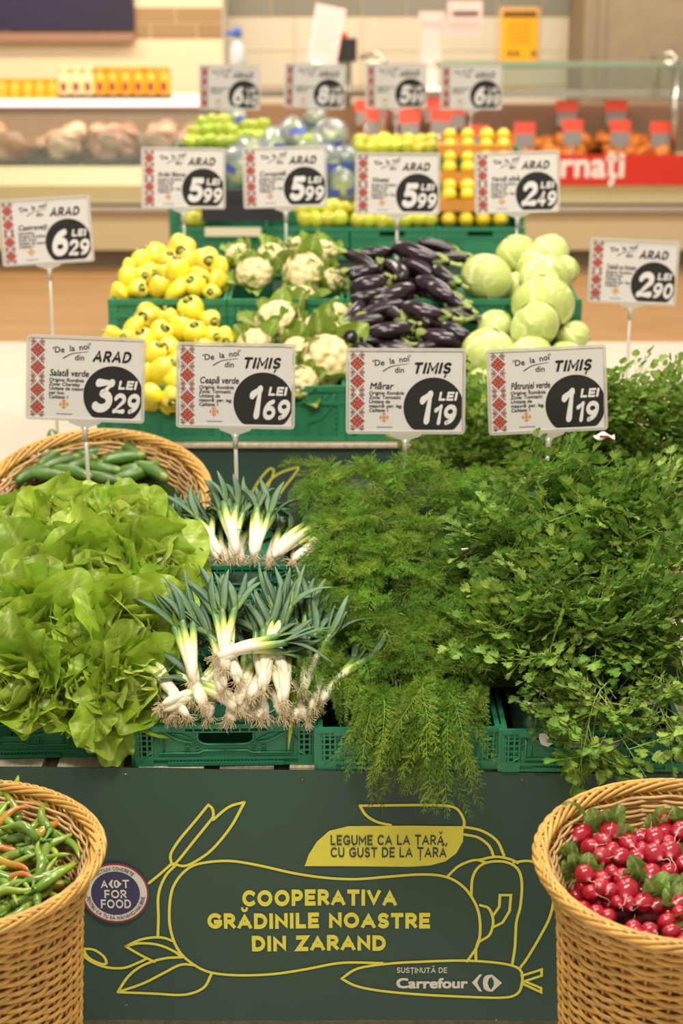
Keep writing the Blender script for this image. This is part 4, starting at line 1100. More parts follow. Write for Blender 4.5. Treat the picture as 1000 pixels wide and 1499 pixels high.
def onion_bunch(p, yaw, pitch, n, label, group, sc=1.0, roll=0.0):
    M1 = Matrix.Rotation(yaw, 4, 'Z') @ Matrix.Rotation(pitch, 4, 'X')
    M0 = Matrix.Translation(p + (M1 @ Vector((0, .095 * sc, 0)))) @ M1 @ Matrix.Rotation(roll, 4, 'Y') @ Matrix.Scale(sc, 4)
    t = thing('spring_onion_bunch', label, 'spring onions', M=M0, group=group); put('rubber_band', BAND, t)
    for k in range(n):
        a = 2 * pi * k / n; cx, cz = (.014 * math.cos(a), .008 * math.sin(a)) if k else (0, 0)
        st, lf, rt = R.choice(OK_)
        M = Matrix.Translation((cx, R.uniform(-.012, .012), cz)) @ Matrix.Rotation(cx * -9 + R.uniform(-.12, .12), 4, 'Z') @ Matrix.Rotation(cz * 8 + R.uniform(-.08, .08), 4, 'X') @ Matrix.Rotation(R.uniform(-.6, .6), 4, 'Y')
        # bulbs fan out in front of the band, leaves behind it
        o = put('onion', st, t, M=M @ Matrix.Rotation(cx * -8, 4, 'Z')); put('leaves', lf, o); put('roots', rt, o)
    return t
def OZ(px, py, z): return PZ(px, py, z)
rows = [(285, 1005, .86, .22, .75), (325, 1015, .86, .05, .6), (328, 985, .90, .02, .7), (385, 1012, .86, -.1, .65), (392, 975, .90, -.25, .6), (300, 1035, .83, .4, .35), (350, 1035, .83, -.2, .4), (412, 1030, .84, -.1, .5), (445, 1010, .86, -.35, .55), (455, 1040, .82, -.2, .35),
        (232, 1035, .83, -1.1, .1), (275, 1048, .81, .6, .2), (335, 1052, .80, -.3, .2), (390, 1050, .80, .3, .2), (430, 1050, .80, -.4, .2), (262, 1025, .84, .6, .3), (318, 962, .93, -1.25, .1), (440, 985, .88, -.1, .5), (362, 1042, .82, .9, .25), (300, 1050, .80, -.2, .15), (415, 1048, .81, .1, .2), (470, 1030, .83, -.6, .3), (350, 1000, .88, .35, .45), (250, 1050, .80, .1, .1), (375, 1052, .80, -.1, .1), (345, 1045, .805, .2, .15), (450, 1052, .80, .2, .1), (280, 1030, .83, -.5, .3), (420, 1000, .87, .3, .5), (365, 1022, .85, -.5, .3), (245, 1045, .81, -.7, .15)]
on_lab = 'green banded spring onion bunch, white bulbs forward, in the front crate'
for i, (px, py, z, yaw, pit) in enumerate(rows):
    lab = {0: 'spring onion bunch with fat white stalks upright beside the lettuce', 2: 'spring onion bunch with wide dark leaf fan, highest in the front crate', 4: 'spring onion bunch leaning against the dill in the front crate', 10: 'thin spring onion bunch lying sideways at the left of the front crate', 16: 'spring onion bunch lying across the others, roots pointing left'}.get(i, on_lab)
    yaw_ = yaw
    onion_bunch(OZ(px, py, z), yaw_, pit, R.choice((5, 6, 6)), lab, 'spring onions in the front crate', .8)
rows2 = [(255, 815, .99, -.1, .2), (320, 818, .99, .3, .3), (345, 815, 1.0, .1, .5), (370, 818, 1.0, -.15, .4), (398, 820, .99, -.7, .3), (430, 822, .99, -.6, .15), (300, 822, .98, .5, .15), (350, 826, .97, 0, .2), (390, 826, .97, -.3, .15), (425, 826, .97, -.4, .1), (285, 820, .98, .1, .2), (330, 826, .97, .2, .15)]
for i, (px, py, z, yaw, pit) in enumerate(rows2):
    lab = {2: 'spring onion bunch with upright leaves at the middle of the rear crate', 5: 'spring onion bunch fanning right in the rear crate beside the dill', 0: 'spring onion bunch with dark leaves at the left of the rear crate'}.get(i, 'spring onion bunch with white bulbs forward in the rear crate')
    onion_bunch(OZ(px, py, z), yaw, pit, 6, lab, 'spring onions in the rear crate', .85)
# leek-like leaf hanging over the crate front
g = G(); P = [PZ(430, 1010, .84), PZ(428, 1040, .80) + Vector((0, -.02, 0)), PD(425, 1070, 3.96), PD(422, 1099, 3.96)]
g.tube([tuple(q) for q in P], [.006, .006, .005, .001], 6, 0, [.4, .45, .35, .4], flat=.4)
o = g.build('onion_leaf', mat('leaf_lime', ['9db53a', 'b9c944', 'c7d256'], .4, trans=.2)); tag(o, 'single yellow green onion leaf hanging over the crate front beside the dill', 'leaf')

# ---- steel trays under the herbs
M_inox = mat('brushed_steel', 'd2cabd', .38, metal=1, noise=.05, nscale=30)
def steel_tray(x, y, z, w, d, h, lab):
    t = thing('steel_tray', lab, 'tray', (x, y, z))
    def ring(off, zz, r): return [(px_, py_ + d / 2, zz) for px_, py_ in rrect(-w / 2 - off, w / 2 + off, -d / 2 - off, d / 2 + off, r, 6)]
    g = G(); rings = [ring(-.012, 0, .04), ring(-.004, h * .55, .045), ring(0.0, h * .6, .05), ring(.0, h, .05)]
    n = len(rings[0]); v = [q for r_ in rings for q in r_]
    f = [(i * n + k, i * n + (k + 1) % n, (i + 1) * n + (k + 1) % n, (i + 1) * n + k) for i in range(3) for k in range(n)] + [tuple(range(n))]
    g.add(v, f); g.build('basin', M_inox, t)
    g = G(); r1, r2 = ring(-.002, h, .05), ring(.012, h + .001, .055); r3 = ring(.012, h - .005, .055); v = r1 + r2 + r3
    g.add(v, [(k, (k + 1) % n, n + (k + 1) % n, n + k) for k in range(n)] + [(n + k, n + (k + 1) % n, 2 * n + (k + 1) % n, 2 * n + k) for k in range(n)]); g.build('rim', M_inox, t)
for px, py, z, y, lab in ((592, 1025, Z1 + .008, None, 'steel tray of dill in the front row'), (862, 1025, Z1 + .008, None, 'steel tray of parsley in the front row, basin showing above the crate'), (602, 806, Z2 + .008, 0, 'steel tray of dill in the rear row'), (842, 803, Z2 + .008, 0, 'steel tray of parsley in the rear row')):
    p = PD(px, py, 3.98 if y is None else 4.36)
    steel_tray(p.x, (3.69 if y is None else 4.15), z, .33, .36, .12, 'rectangular ' + lab)

# ---- dill
M_dill = mat('dill_green', ['4e7820', '78a030', 'a6be4e'], .5, .35, noise=.1, nscale=6, vary=.28, hue=.02, trans=.35)
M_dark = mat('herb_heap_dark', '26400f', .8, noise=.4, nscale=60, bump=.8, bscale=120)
def frond(seed, L=.2, droop=.6, side=.0, wf=1.0, nb=15):
    rr = random.Random(seed); g = G()
    def S(u): return Vector((side * L * u * u + .006 * math.sin(5 * u + seed), L * (u - .25 * droop * u * u * u), L * (.3 * u * (1 - u)) - droop * L * .75 * u * u))
    P = [S(i / 9) for i in range(10)]
    g.tube(P, [.0016 * (1 - .75 * i / 9) for i in range(10)], 3, 0, .9, cap=False)
    v, f, t = [], [], []
    def strand(p, d, ln, w, tn, k=3):
        """a thin curved thread"""
        up = Vector((rr.uniform(-1, 1), rr.uniform(-1, 1), rr.uniform(-1, 1))).normalized(); sd = d.cross(up).normalized() * w
        a = len(v); q = p.copy()
        for i in range(k):
            u = i / k; ww = 1 - .35 * u; v.extend([tuple(q - sd * ww), tuple(q + sd * ww)]); t.extend([tn, tn]); q = q + d * (ln / k); d = (d + Vector((0, 0, -.12)) + up * .1).normalized()
        v.append(tuple(q)); t.append(tn)
        for i in range(k - 1): f.append((a + 2 * i, a + 2 * i + 1, a + 2 * i + 3, a + 2 * i + 2))
        f.append((a + 2 * k - 2, a + 2 * k - 1, a + 2 * k)); return q
    for b in range(nb):
        u = .14 + .86 * b / nb; p = S(u); T = (S(min(1, u + .05)) - S(u - .05)).normalized()
        for sg in (-1, 1):
            perp = Vector((sg, 0, rr.uniform(-.5, .7))); d = (T * .9 + perp * rr.uniform(.5, .95)).normalized()
            ln = L * wf * (.3 * math.sin(pi * (.25 + .7 * u)) + .05) * rr.uniform(.8, 1.2); tn = rr.uniform(.1, .8)
            strand(p, d, ln, .0007, tn, 3)
            for q in range(6):
                pp = p + d * ln * (.15 + .85 * q / 6)
                for s2 in (-1, 1):
                    d2 = (d + T.cross(d) * s2 * .0 + (T * .5 + perp.cross(T).normalized() * rr.uniform(-.9, .9)) * .8 * s2 + Vector((rr.uniform(-.3, .3), rr.uniform(-.3, .3), rr.uniform(-.3, .3)))).normalized()
                    l2 = ln * rr.uniform(.22, .42) * (1.15 - q / 7); strand(pp, d2, l2, .0006, tn + .1, 2)
                    for s3 in (-1, 0, 1):
                        d3 = (d2 + Vector((rr.uniform(-.6, .6), rr.uniform(-.6, .6), rr.uniform(-.6, .6)))).normalized()
                        strand(pp + d2 * l2 * rr.uniform(.35, .8), d3, l2 * .65, .00055, tn + .15, 1)
    g.add(v, f, 0, [min(1, max(0, x)) for x in t], True)
    return g.mesh('frond', M_dill)
DF = [frond(1, .19, .35, .1), frond(2, .18, .5, -.15), frond(3, .2, .6, .15), frond(4, .17, .2, -.05), frond(5, .19, .8, 0), frond(6, .16, .1, .2)]
DH = [frond(21, .24, 1.1, .03, .42, 32), frond(22, .22, 1.15, -.05, .42, 30), frond(23, .2, 1.0, .02, .5, 28)]
M_stem = mat('herb_stem', ['6f9a2a', 'a9c25a'], .4, .4, vary=.15, trans=.1)
sg_ = G()
for i in range(9): a = R.uniform(-.03, .03); b = R.uniform(-.015, .015); sg_.tube([(a * .4, -.11, b), (a, 0, b), (a * 1.6, .07, b + .01)], .0016, 4, 0, R.random())
STEMS = sg_.mesh('stems', M_stem)
def dill_bunch(p, yaw, tilt, n, label, group, ms=DF, spread=.9, sc=1.0):
    M0 = Matrix.Translation(p) @ Matrix.Rotation(yaw, 4, 'Z') @ Matrix.Rotation(tilt, 4, 'X') @ Matrix.Scale(sc, 4)
    t = thing('dill_bunch', label, 'dill', M=M0, group=group); put('stems', STEMS, t, kind='stuff')
    for k in range(n):
        a = R.uniform(-spread, spread)
        M = Matrix.Translation((R.uniform(-.03, .03), R.uniform(-.04, .02), R.uniform(-.012, .016))) @ Matrix.Rotation(a, 4, 'Z') @ Matrix.Rotation(R.uniform(-.1, .7), 4, 'X') @ Matrix.Rotation(R.uniform(-.5, .5), 4, 'Y') @ Matrix.Scale(R.uniform(.8, 1.15), 4)
        W_ = M0 @ M @ Vector((0, .17, -.05 if ms is DF else -.2))
        if ms is DF and W_.z < .82 and W_.y < 3.68: continue
        put('frond', R.choice(ms), t, M=M)
    return t
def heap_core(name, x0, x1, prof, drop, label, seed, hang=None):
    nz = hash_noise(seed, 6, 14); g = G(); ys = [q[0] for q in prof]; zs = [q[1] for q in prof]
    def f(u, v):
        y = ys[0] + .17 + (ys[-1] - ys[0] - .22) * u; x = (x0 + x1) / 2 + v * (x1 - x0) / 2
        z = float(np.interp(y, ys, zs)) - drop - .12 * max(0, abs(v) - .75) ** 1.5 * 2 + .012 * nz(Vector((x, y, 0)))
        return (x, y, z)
    g.grid(f, 26, 20); tag(g.build(name, M_dark), label, 'herbs', kind='stuff')  # filler mound added under the bunches so gaps between herbs read dark
heap_core('dill_filler', -.14, .30, PROF1, .075, 'dark filler mound added beneath the dill bunches', 3)
heap_core('parsley_filler', .28, .78, PROF1, .075, 'dark filler mound added beneath the parsley bunches', 4)
def spots(poly, dx, dy, j=.35):
    out = []; ys = [p[1] for p in poly]; r = 0; y = min(ys)
    while y <= max(ys):
        xs = []
        for i in range(len(poly)):
            a, b = poly[i], poly[(i + 1) % len(poly)]
            if (a[1] <= y) != (b[1] <= y): xs.append(a[0] + (y - a[1]) / (b[1] - a[1]) * (b[0] - a[0]))
        xs.sort()
        for a, b in zip(xs[::2], xs[1::2]):
            x = a + (dx / 2 if r % 2 else dx * .15)
            while x < b: out.append((x + R.uniform(-j, j) * dx, y + R.uniform(-j, j) * dy)); x += dx
        y += dy; r += 1
    return out
dpoly = [(475, 690), (520, 664), (600, 655), (690, 665), (715, 740), (650, 800), (700, 860), (720, 960), (725, 1000), (480, 990), (465, 920), (500, 850), (462, 800), (455, 740)]
for px, py in spots(dpoly, 50, 40):
    up = py < 800; p = PS(px, py, PROF1); p.z -= .02
    fwd = R.uniform(-.9, .9)
    dill_bunch(p + Vector((0, .05, .0)), pi + fwd, R.uniform(-.1, .25), 9, 'feathery dark green dill bunch %s' % ('heaped on the rear steel tray' if up else 'heaped on the front steel tray'), 'dill on the rear tray' if up else 'dill on the front tray', sc=.72)
for px, py, yw, n, lab in ((430, 985, .35, 9, 'dill bunch hanging over the front spring onions'), (455, 950, .5, 8, 'dill bunch draped against the front spring onions'), (543, 1030, .05, 26, 'dill bunch hanging far down over the crate, left of the two long ones'), (632, 1030, -.05, 40, 'longest dill bunch hanging over the crate onto the banner'), (585, 1030, 0, 12, 'short dill bunch hanging over the middle of the crate rim'), (500, 1010, .2, 7, 'dill bunch with curled yellow green stems at the front'), (700, 1025, -.2, 7, 'dill bunch drooping beside the parsley tray')):
    p = PS(px, py, PROF1); L = {543: .92, 632: 1.02}.get(px, .62)
    dill_bunch(p + Vector((0, .02, .01)), pi + yw, .0, n, 'dark green ' + lab, 'dill hanging at the front', ms=DH, spread=.11, sc=L)

# ---- parsley and celery
M_par = mat('parsley_green', ['4f7628', '769a3a', 'b0c45c'], .42, .45, noise=.16, nscale=30, vary=.22, hue=.015, trans=.3)
M_cel = mat('celery_green', ['5a8228', '7ea03a', 'b3c66a'], .42, .4, noise=.16, nscale=30, vary=.2, hue=.012, trans=.3)
def leaflet(g, M, s, rr, tn):
    """one three-lobed, toothed leaflet folded along its midrib"""
    o = [(0, 0), (.06, .22), (.32, .27), (.47, .42), (.36, .48), (.50, .64), (.28, .60), (.36, .82), (.18, .76), (.16, .95), (0, .98)]
    L_ = [(-x, y) for x, y in o[1:-1]]
    mid = [(0, .25), (0, .5), (0, .75)]
    def P(x, y, e=0): return M @ Vector((x * s, y * s, (abs(x) * .35 - .12 * y * y + e) * s))
    v = []; f = []; t = []
    for sg in (1, -1):
        a = len(v); 
        for x, y in o: v.append(P(sg * x, y, .06 * math.sin(y * 9 + x * 5))); t.append(tn + .25 * (abs(x) > .3))
        for x, y in mid: v.append(P(x, y, -.03)); t.append(tn + .35)
        m0, m1, m2 = a + 11, a + 12, a + 13
        F_ = [(a, a + 1, m0), (a + 1, a + 2, a + 3, m0), (a + 3, a + 4, a + 5, m1, m0), (a + 5, a + 6, a + 7, m2, m1), (a + 7, a + 8, a + 9, m2), (a + 9, a + 10, m2)]
        f += F_ if sg == 1 else [q[::-1] for q in F_]
    g.add([tuple(p) for p in v], f, 0, [min(1, x) for x in t], False)
def sprig(seed, m, L=.17, ls=.04, droop=.4, name='sprig', nl=7):
    rr = random.Random(seed); g = G()
    def S(u): return Vector((.02 * math.sin(4 * u + seed), L * u * (1 - .2 * droop * u), L * (.2 * u - droop * .7 * u * u)))
    P = [S(i / 6) for i in range(7)]; g.tube(P, [.0019 * (1 - .5 * i / 6) for i in range(7)], 4, 0, .95, cap=False)
    def leafg(p, T, s):
        side = T.cross(Vector((0, 0, 1))).normalized(); up = side.cross(T).normalized()
        for a, l, k in ((0, 1.0, 1.0), (.95, .62, .85), (-.95, .62, .85)):
            d = (T * math.cos(a) + side * math.sin(a)).normalized(); q0 = p + T * s * (.35 if a else .75)
            q = q0 + d * s * l * .35; g.tube([q0, q], .0008, 3, 0, .9, cap=False)
            zz = (up + Vector((rr.uniform(-.5, .5), rr.uniform(-.5, .5), rr.uniform(-.2, .4)))).normalized(); xx = d.cross(zz).normalized(); zz = xx.cross(d)
            M = Matrix((( xx.x, d.x, zz.x, q.x), (xx.y, d.y, zz.y, q.y), (xx.z, d.z, zz.z, q.z), (0, 0, 0, 1)))
            leaflet(g, M, s * k * rr.uniform(.85, 1.15), rr, rr.uniform(.05, .55))
        g.tube([p, p + T * s * .75], .0009, 3, 0, .9, cap=False)
    for b in range(nl):
        u = .3 + .7 * b / (nl - 1); p = S(u); T = (S(min(1, u + .05)) - S(u - .05)).normalized()
        sg = -1 if b % 2 else 1
        if b == nl - 1: leafg(p, T, ls); continue
        d = (T * .7 + Vector((sg * rr.uniform(.5, 1), 0, rr.uniform(-.2, .8)))).normalized(); ln = L * rr.uniform(.12, .26)
        q = p + d * ln; g.tube([p, q], .0012, 3, 0, .95, cap=False); leafg(q, d, ls * rr.uniform(.75, 1.05))
    return g.mesh(name, m)
PSp = [sprig(s, M_par, L=.17, ls=.038, droop=d) for s, d in ((1, .3), (2, .5), (3, .1), (4, .7), (5, .4))]
PHg = [sprig(s, M_par, L=.2, ls=.04, droop=1.25, nl=9) for s in (11, 12)]
CEs = [sprig(s, M_cel, L=.2, ls=.044, droop=d, nl=8) for s, d in ((21, .1), (22, .3), (23, .5))]
def leafy_bunch(nm, cat, p, yaw, tilt, n, label, group, ms, spread=1.0, sc=1.0, lift=(-.1, .9)):
    M0 = Matrix.Translation(p) @ Matrix.Rotation(yaw, 4, 'Z') @ Matrix.Rotation(tilt, 4, 'X') @ Matrix.Scale(sc, 4)
    t = thing(nm, label, cat, M=M0, group=group); put('stems', STEMS, t, kind='stuff')
    for k in range(n):
        M = Matrix.Translation((R.uniform(-.03, .03), R.uniform(-.04, .02), R.uniform(-.01, .015))) @ Matrix.Rotation(R.uniform(-spread, spread), 4, 'Z') @ Matrix.Rotation(R.uniform(*lift), 4, 'X') @ Matrix.Rotation(R.uniform(-.6, .6), 4, 'Y') @ Matrix.Scale(R.uniform(.8, 1.15), 4)
        W_ = M0 @ M @ Vector((0, .15, -.03))
        dp = W_.y * CP + (CAM_H - W_.z) * SP
        if ms is PSp and 500 + F * W_.x / dp < 672: continue
        if ms is PSp and ((W_.z < .84 and W_.y < 3.68) or W_.z > 1.21): continue
        put('sprig', R.choice(ms), t, M=M)
    return t
ppoly = [(725, 740), (745, 702), (800, 695), (900, 700), (965, 720), (975, 760), (960, 800), (985, 880), (990, 960), (980, 985), (760, 985), (740, 950), (715, 880), (690, 820), (715, 780)]
for px, py in spots(ppoly, 58, 42):
    up = py < 790; p = PS(px, py, PROF1); p.z -= .02
    leafy_bunch('parsley_bunch', 'parsley', p + Vector((0, .04, 0)), pi + R.uniform(-1, 1), R.uniform(-.1, .3), 8, 'flat leaf parsley bunch heaped on the %s steel tray' % ('rear' if up else 'front'), 'parsley on the rear tray' if up else 'parsley on the front tray', PSp, sc=.95)
for px, py, yw, n, L, lab in ((868, 1005, 0, 5, 1.0, 'hanging over the steel tray and crate at the front'), (880, 1015, -.1, 4, .9, 'with leaves in front of the crate handle'), (965, 1000, -.2, 6, .75, 'drooping at the right corner of the crate'), (975, 745, -1.0, 6, .8, 'hanging off the right end of the rear tray'), (790, 1000, .2, 4, .5, 'drooping over the left of the front tray rim')):
    p = PS(px, py, PROF1); leafy_bunch('parsley_bunch', 'parsley', p + Vector((0, 0, .01)), pi + yw, 0, n, 'flat leaf parsley bunch ' + lab, 'parsley hanging at the front', PHg, .2, L, (-.1, .2))
# celery behind the parsley
M_cst = mat('celery_stalk', ['8fae45', 'c6d284'], .35, .4, vary=.1, trans=.1)
cg = G()
for i in range(8): a = R.uniform(-.04, .04); b = R.uniform(-.02, .02); cg.tube([(a * .4, -.16, b * .5), (a, -.04, b), (a * 2, .07, b + .01)], [.007, .006, .003], 6, 0, R.random())
CST = cg.mesh('stalks', M_cst)
cel = [(700, 560), (668, 600), (690, 625), (655, 645), (720, 650), (760, 640), (830, 645), (880, 585), (910, 560), (940, 590), (965, 575), (900, 620), (945, 635), (985, 650), (870, 650), (920, 660), (965, 665), (895, 540), (850, 610), (905, 690), (960, 690), (990, 620), (735, 600), (780, 655), (715, 645), (750, 635), (785, 650), (690, 650), (810, 620), (990, 600), (985, 560), (930, 545), (850, 570), (660, 560)]
for i, (px, py) in enumerate(cel):
    lf = px < 800; d = 5.35 if lf else 5.2; py += 52
    p = PD(px, py, d)
    t = leafy_bunch('celery_bunch', 'celery', p, pi + R.uniform(-1.4, 1.4), R.uniform(.2, .9), 7, 'leafy celery bunch piled behind the signs %s' % ('between cabbages and parsley' if lf else 'in the right basket'), 'celery left of the tall sign' if lf else 'celery in the right basket', CEs, 1.2, .8, (-.3, .4))
    put('stalks', CST, t, kind='stuff')
# support under the celery left of the basket: a crate with a stack below
x_ = PD(715, 690, 5.3)
for k in range(4): crate((x_.x, 4.93, .10 + k * .186 + .0), 0, .4, H2, .4, 'green crate in the stack under the celery, %s from the floor' % ORD[k], 'crate stack behind the parsley', 'low')
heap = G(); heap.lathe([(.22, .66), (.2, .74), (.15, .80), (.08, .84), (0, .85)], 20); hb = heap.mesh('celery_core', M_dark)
o = put('celery_filler', hb, None, M=BD.matrix_basis.copy()); tag(o, 'dark filler mound added under the celery in the right rear basket', 'celery', kind='stuff')  # filler mound added to close the basket, dark instead of modelled stalks

# ================================================================ ROUND AND LONG VEGETABLES
def pile_item(nm, cat, M, parts, label, group):
    t = thing(nm, label, cat, M=M, group=group)
    for n_, me in parts: put(n_, me, t)
    return t
def posword(px, py, cx, cy, rx, ry):
    u, v = (px - cx) / rx, (py - cy) / ry
    return ('top' if v < -.5 else 'upper' if v < -.12 else 'middle' if v < .25 else 'lower' if v < .65 else 'bottom') + ' ' + ('left edge' if u < -.7 else 'left' if u < -.2 else 'centre' if u < .2 else 'right' if u < .7 else 'right edge')

# ---- yellow peppers
M_pep = mat('pepper_yellow', ['e2ca24', 'ebd636', 'e8dc70'], .22, .5, noise=.05, nscale=18, vary=.1, hue=.008, coat=.35)
M_pst = mat('pepper_stem', 'aab04c', .5)
def pepper(seed):
    rr = random.Random(seed); nl = rr.choice((3, 4, 4)); ph = rr.uniform(0, 6); tw = rr.uniform(-.3, .3); k = rr.uniform(.9, 1.15)
    prof = []
    for i in range(15):
        u = i / 14; z = (u - .5) * .1 * k
        r = .039 * (math.sin(pi * min(1, max(0, (u * .94 + .03)))) ** .42) * (1 - .28 * (1 - u) ** 1.5)
        prof.append((r, z))
    def fn(a, i, r, z):
        u = i / 14; lob = 1 + .2 * (abs(math.cos(nl * (a + ph + tw * u) / 2)) - .5) * (1.1 if u < .9 else .8)
        zz = z - .012 * max(0, 1 - r / .022) * (1 if u > .5 else -.7) - (.004 * (1 - abs(math.cos(nl * (a + ph) / 2))) if u > .8 or u < .2 else 0) * (1 if u > .5 else -1)
        return (r * lob * math.cos(a), r * lob * math.sin(a), zz)
    g = G(); g.lathe(prof, 24, fn=fn, tint=[.2 + .6 * (i / 14) ** 3 for i in range(15)]); b = g.mesh('body', M_pep)
    g = G(); z0 = .046 * k - .012; g.tube([(0, 0, z0 - .003), (0, 0, z0 + .004), (.003, 0, z0 + .012), (.005, .001, z0 + .02)], [.015, .009, .0055, .0065], 8); return [('body', b), ('stem', g.mesh('stem', M_pst))]
PEP = [pepper(s) for s in range(5)]
def onpile(px, py, y0, z0, slope):
    r = ray(px, py); # plane through (y0,z0) rising backwards
    d = (z0 - CAM_H - slope * y0) / (r.z - slope * r.y); return PD(px, py, d)
up_ = [(265, 363, 22), (231, 374, 17), (208, 384, 15), (300, 380, 20), (322, 394, 14), (186, 408, 15), (208, 404, 14), (232, 422, 15), (260, 402, 18), (290, 404, 15), (286, 421, 17), (317, 411, 14), (200, 424, 15), (257, 428, 13), (176, 428, 12), (311, 429, 13), (245, 384, 15), (278, 384, 16), (218, 396, 13), (240, 400, 12), (190, 391, 11), (270, 415, 12)]
lo_ = [(218, 462, 19), (248, 470, 16), (281, 457, 19), (306, 468, 15), (196, 480, 14), (167, 492, 13), (189, 495, 13), (234, 490, 18), (213, 505, 17), (250, 508, 15), (285, 490, 17), (264, 482, 16), (330, 492, 14), (224, 523, 16), (235, 548, 21), (262, 530, 17), (256, 556, 15), (200, 525, 15), (175, 515, 14), (208, 552, 16), (175, 550, 15), (310, 492, 15), (300, 515, 15), (285, 540, 16), (325, 520, 15), (190, 572, 14), (222, 578, 14), (250, 580, 14), (280, 572, 14), (160, 535, 12), (310, 555, 14)]
for L_, y0, z0, cr, cc in ((up_, 6.17, 1.24, 'rear', (250, 395, 85, 45)), (lo_, 5.74, 1.05, 'front', (245, 515, 90, 70))):
    for i, (px, py, r) in enumerate(L_):
        p = onpile(px, py, y0, z0, .40)
        face = i % 3 == 0
        e = (R.uniform(1.2, 1.9), R.uniform(-.4, .4), R.uniform(-.6, .6)) if face else (R.uniform(-.7, .7), R.uniform(-.9, .9), R.uniform(0, 6))
        M = TRS(p, e, r / 15.2)
        pile_item('bell_pepper', 'bell pepper', M, PEP[i % 5], 'yellow bell pepper, %s of the heap in the %s pepper crate' % (posword(px, py, *cc), cr), 'yellow peppers in the %s crate' % cr)
    for q in range(14):
        px, py, r = R.choice(L_); p = onpile(px + R.uniform(-8, 8), py + 10, y0 + .06, z0 - .03, .4)
        p.y = min(p.y, y0 + .36)
        pile_item('bell_pepper', 'bell pepper', TRS(p, (R.random(), R.random(), R.random() * 6), .95), PEP[q % 5], 'yellow bell pepper partly buried in the heap of the %s pepper crate' % cr, 'buried yellow peppers in the %s crate' % cr)

# ---- cauliflowers
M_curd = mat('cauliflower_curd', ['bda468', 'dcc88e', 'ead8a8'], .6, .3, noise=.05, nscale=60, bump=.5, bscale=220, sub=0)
M_cleaf = mat('cauliflower_leaf', ['86a23c', 'b3c66c', 'dde4b0'], .42, .4, noise=.12, nscale=20, vary=.15, hue=.01, bump=.2, trans=.2)
def curd(seed):
    rr = random.Random(seed); C_ = []
    for i in range(44):
        z = 1 - 1.25 * (i + .5) / 44; a = 2.39996 * i; q = math.sqrt(max(0, 1 - z * z)); C_.append(Vector((q * math.cos(a), q * math.sin(a), z)) + Vector((rr.uniform(-.08, .08), rr.uniform(-.08, .08), 0)))
    C_ = [c.normalized() for c in C_]; prof = [(math.sin(pi * i / 26 * .78), math.cos(pi * i / 26 * .78)) for i in range(27)]
    fine = hash_noise(seed, 8, 16); tt = []
    def fn(a, i, r, z):
        p = Vector((r * math.cos(a), r * math.sin(a), z)).normalized(); d = sorted((p - c).length for c in C_)[:2]
        b = math.sqrt(max(0, 1 - (d[0] / .26) ** 2)) * .14; q = .85 + b + .02 * fine(p)
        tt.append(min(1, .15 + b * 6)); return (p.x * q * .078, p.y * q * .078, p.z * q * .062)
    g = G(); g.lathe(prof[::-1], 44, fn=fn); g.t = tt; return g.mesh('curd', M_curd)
CU = [curd(s) for s in range(3)]
CLf = [broad_leaf('leaf', M_cleaf, .15, .052, s, nu=12, nv=10, ruffle=.006, cup=.03, curl=c, roll=.1, na=.012) for s, c in ((31, -.02), (32, .01), (33, .035))]
CSt = G(); CSt.lathe([(0, -.075), (.03, -.07), (.035, -.03), (.06, .0), (.0, .01)], 12, tint=[1] * 5); CSt = CSt.mesh('stalk', M_cleaf)
def cauli(px, py, r, y0, z0, nrm, lab, grp):
    p = onpile(px, py, y0, z0, .4); M = Matrix.Translation(p) @ frame_from(nrm, R.uniform(0, 6)) @ Matrix.Scale(r / 30, 4)
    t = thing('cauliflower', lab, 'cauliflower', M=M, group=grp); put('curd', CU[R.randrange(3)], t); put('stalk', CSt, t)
    for k in range(9):
        th = .12 if k % 2 else .45
        put('leaf', R.choice(CLf), t, M=Matrix.Rotation(2 * pi * k / 9 + R.uniform(-.2, .2), 4, 'Z') @ Matrix.Translation((0, .05, -.065)) @ Matrix.Rotation(-th - R.uniform(-.15, .25), 4, 'X') @ Matrix.Scale(R.uniform(.75, 1.0), 4))
for px, py, r, n, lab in ((373, 400, 27, (0, -.7, 1), 'at the left of the rear cauliflower crate'), (445, 400, 31, (.1, -1, .6), 'facing forward, right of the rear cauliflower crate'), (397, 374, 21, (.1, -.3, 1), 'at the back centre of the rear crate'), (349, 374, 20, (-.4, -.3, 1), 'at the back left of the rear crate'), (474, 370, 22, (.4, -.2, 1), 'at the back right of the rear crate'), (440, 362, 19, (0, -.1, 1), 'leafy, topmost at the back of the rear crate'), (488, 410, 18, (.8, -.5, .6), 'at the right edge of the rear crate')):
    cauli(px, py, r, 6.2, 1.235, n, 'cream cauliflower with pale green leaves ' + lab, 'cauliflowers in the rear crate')
for px, py, r, n, lab in ((441, 436, 21, (0, -.2, 1), 'highest of the front crate'), (407, 472, 33, (-.2, -.7, 1), 'large, left of the front crate beside the peppers'), (478, 528, 36, (.2, -1, .7), 'largest, at the lower right of the front crate'), (465, 480, 20, (.2, -.8, .8), 'small, in the middle right of the front crate'), (495, 460, 18, (.6, -.3, 1), 'at the right edge of the front crate, mostly leaves'), (372, 505, 24, (-.2, -.8, 1), 'above the Ceapă verde sign'), (435, 515, 22, (0, -.8, 1), 'behind the right end of the Ceapă verde sign'), (440, 560, 24, (0, -.9, .7), 'low in the front crate behind the sign'), (490, 490, 18, (.5, -.6, .8), 'by the aubergines in the front crate')):
    cauli(px, py, r, 5.76, 1.05, n, 'cream cauliflower ' + lab, 'cauliflowers in the front crate')

